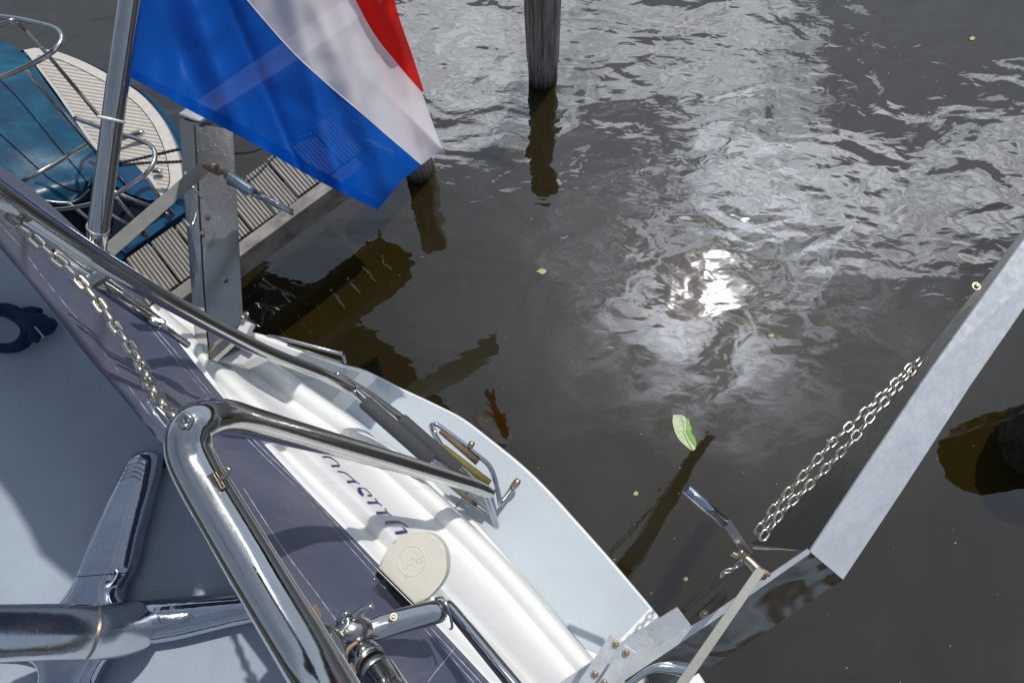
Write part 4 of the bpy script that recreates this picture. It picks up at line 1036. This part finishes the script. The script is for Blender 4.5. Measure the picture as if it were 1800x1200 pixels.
for a, b_ in (((197, 298, 1.0), (225, 330, .8)), ((255, 312, 1.0), (305, 378, .66)), ((205, 347, 1.0), (258, 414, .66)), ((195, 334, 1.0), (290, 374, .72)), ((186, 372, .95), (255, 412, .68)), ((285, 372, .7), (305, 381, .66)), ((236, 408, .7), (258, 416, .66)), ((120, 356, 1.0), (200, 420, .7)), ((60, 362, 1.0), (150, 415, .7))):
    rt([a, b_], 6, 'steel_worn', 1)
# mooring cleat and ropes of the blue boat
cl = tubepx('cleat', [(x, y, dz(x, y, ZT + .06), wd) for x, y, wd in [(200, 250, 6), (225, 240, 8), (246, 234, 12), (252, 234, 8)]], 'steel_worn', bb, 3, 12)
tubepx('cleat', [(x, y, dz(x, y, ZT + .04), wd) for x, y, wd in [(268, 302, 6), (276, 300, 10), (284, 302, 6)]], 'steel_worn', bb, 3, 12)
for lab, pts in (('upper dark mooring rope crossing the teak platform towards the jetty', [(180, 292, .95), (240, 280, .8), (318, 262, .9), (360, 258, 1.0), (430, 268, .95), (490, 248, .85), (560, 225, .8)]),
                 ('lower dark mooring rope crossing the teak platform towards the jetty', [(180, 294, .92), (250, 287, .78), (318, 284, .85), (380, 276, .95), (470, 258, .8), (560, 236, .78)])):
    bm = bmesh.new(); c = crom([tuple(P(*p)) for p in pts], 40)
    tube_bm(bm, c, [.008 * (1 + .18 * math.sin(i * 1.6)) for i in range(len(c))], 8); tag(obj('mooring_rope', bm_mesh(bm), 'rope', None, True), lab, 'rope', 'mooring ropes of the blue boat')

# ------------------------------------------------------------------ floating leaves and specks
def leaf(name, outline, m, label, z=.004, cat='leaf', fold=.004, group=None):
    pts = [P(x, y, z) for x, y in outline]; c = sum(pts, Vector()) / len(pts)
    vs = [c + Vector((0, 0, fold))] + [p + Vector((0, 0, random.uniform(0, fold * .6))) for p in pts]
    fs = [(0, i + 1, (i + 1) % len(pts) + 1) for i in range(len(pts))]
    o = obj(name, mesh(name, vs, fs), m); return tag(o, label, cat, group), c
lf = thing('leaf', P(1203, 760, 0), 'large pale green torn leaf floating on dark water', 'leaf')
o1, _ = leaf('blade', crom([(1183, 729), (1192, 729), (1200, 730), (1206, 735), (1209, 745), (1208, 756), (1208, 765), (1214, 775), (1222, 783), (1222, 789), (1216, 791), (1206, 784), (1194, 773), (1186, 758), (1182, 742)], 3), 'leaf', None, .006, None)
o2, _ = leaf('green_face', crom([(1206, 736), (1211, 738), (1213, 746), (1216, 753), (1213, 757), (1216, 764), (1221, 768), (1224, 778), (1223, 785), (1216, 776), (1209, 766), (1206, 756), (1208, 745)], 2), 'leaf_green', None, .010, None)
o3_bm = bmesh.new(); tube_bm(o3_bm, [P(x, y, .013) for x, y in [(1198, 730), (1202, 745), (1203, 762), (1210, 776), (1218, 789)]], .0022, 6); o3 = obj('midrib', bm_mesh(o3_bm), 'leaf')
vb = bmesh.new()
for (xa, ya, xb, yb) in ((1200, 738, 1187, 742), (1201, 746, 1186, 752), (1202, 755, 1188, 762), (1203, 763, 1193, 771), (1206, 770, 1199, 778), (1211, 778, 1206, 785), (1201, 741, 1208, 744), (1203, 756, 1210, 757), (1207, 770, 1216, 774)): tube_bm(vb, [P(xa, ya, .012), P(xb, yb, .008)], .0012, 5)
o4 = obj('veins', bm_mesh(vb), 'leaf')
for o_x in (o1, o2, o3, o4):
    o_x.parent = lf; o_x.matrix_parent_inverse = lf.matrix_world.inverted()
    for kx in ('label', 'category'):
        if kx in o_x: del o_x[kx]
small = [(952, 477, 6, 'leaf_yellow', 'small pale yellow leaf floating left of the sun glitter'), (1143, 552, 4, 'leaf_yellow', 'tiny yellow green leaf at the left rim of the sun glitter'),
         (1356, 590, 4, 'leaf_yellow', 'tiny green leaf at the right rim of the sun glitter'), (1118, 867, 4, 'leaf_yellow', 'tiny yellow leaf floating between platform and crank handle'),
         (1460, 774, 5, 'leaf_yellow', 'tiny green leaf beside the doubled chain'), (1205, 1017, 4, 'leaf_yellow', 'tiny yellow leaf on the water just above the right davit arm'), (1710, 68, 4, 'leaf_yellow', 'tiny yellow leaf far out at the upper right'), (612, 344, 3, 'leaf_yellow', 'tiny leaf on the shaded water under the tip of the flag')]
for x, y, r, m, lab in small:
    leaf('small_leaf', [(x + r * math.cos(a) * random.uniform(.6, 1.3) * 1.3, y + r * math.sin(a) * random.uniform(.5, 1.1)) for a in [k * math.pi / 4 for k in range(8)]], m, lab, .004, 'leaf', .003, 'small leaves on the water')
# scattered pollen flecks: uncountable, one object
bm = bmesh.new()
for k in range(240):
    x = random.uniform(430, 1800); y = random.uniform(0, 1200); c = P(x, y, .003); r = random.choice((.0015, .002, .0025, .004)) * random.uniform(.6, 1.1)
    vv = [bm.verts.new(c + Vector((r * math.cos(a) * random.uniform(.5, 1.2), r * math.sin(a) * random.uniform(.5, 1.2), 0))) for a in [q * math.pi / 3 for q in range(6)]]
    bm.faces.new(vv)
tag(obj('floating_flecks', bm_mesh(bm), 'fleck'), 'pale flecks of pollen scattered over the dark water', 'flecks', None, 'stuff')
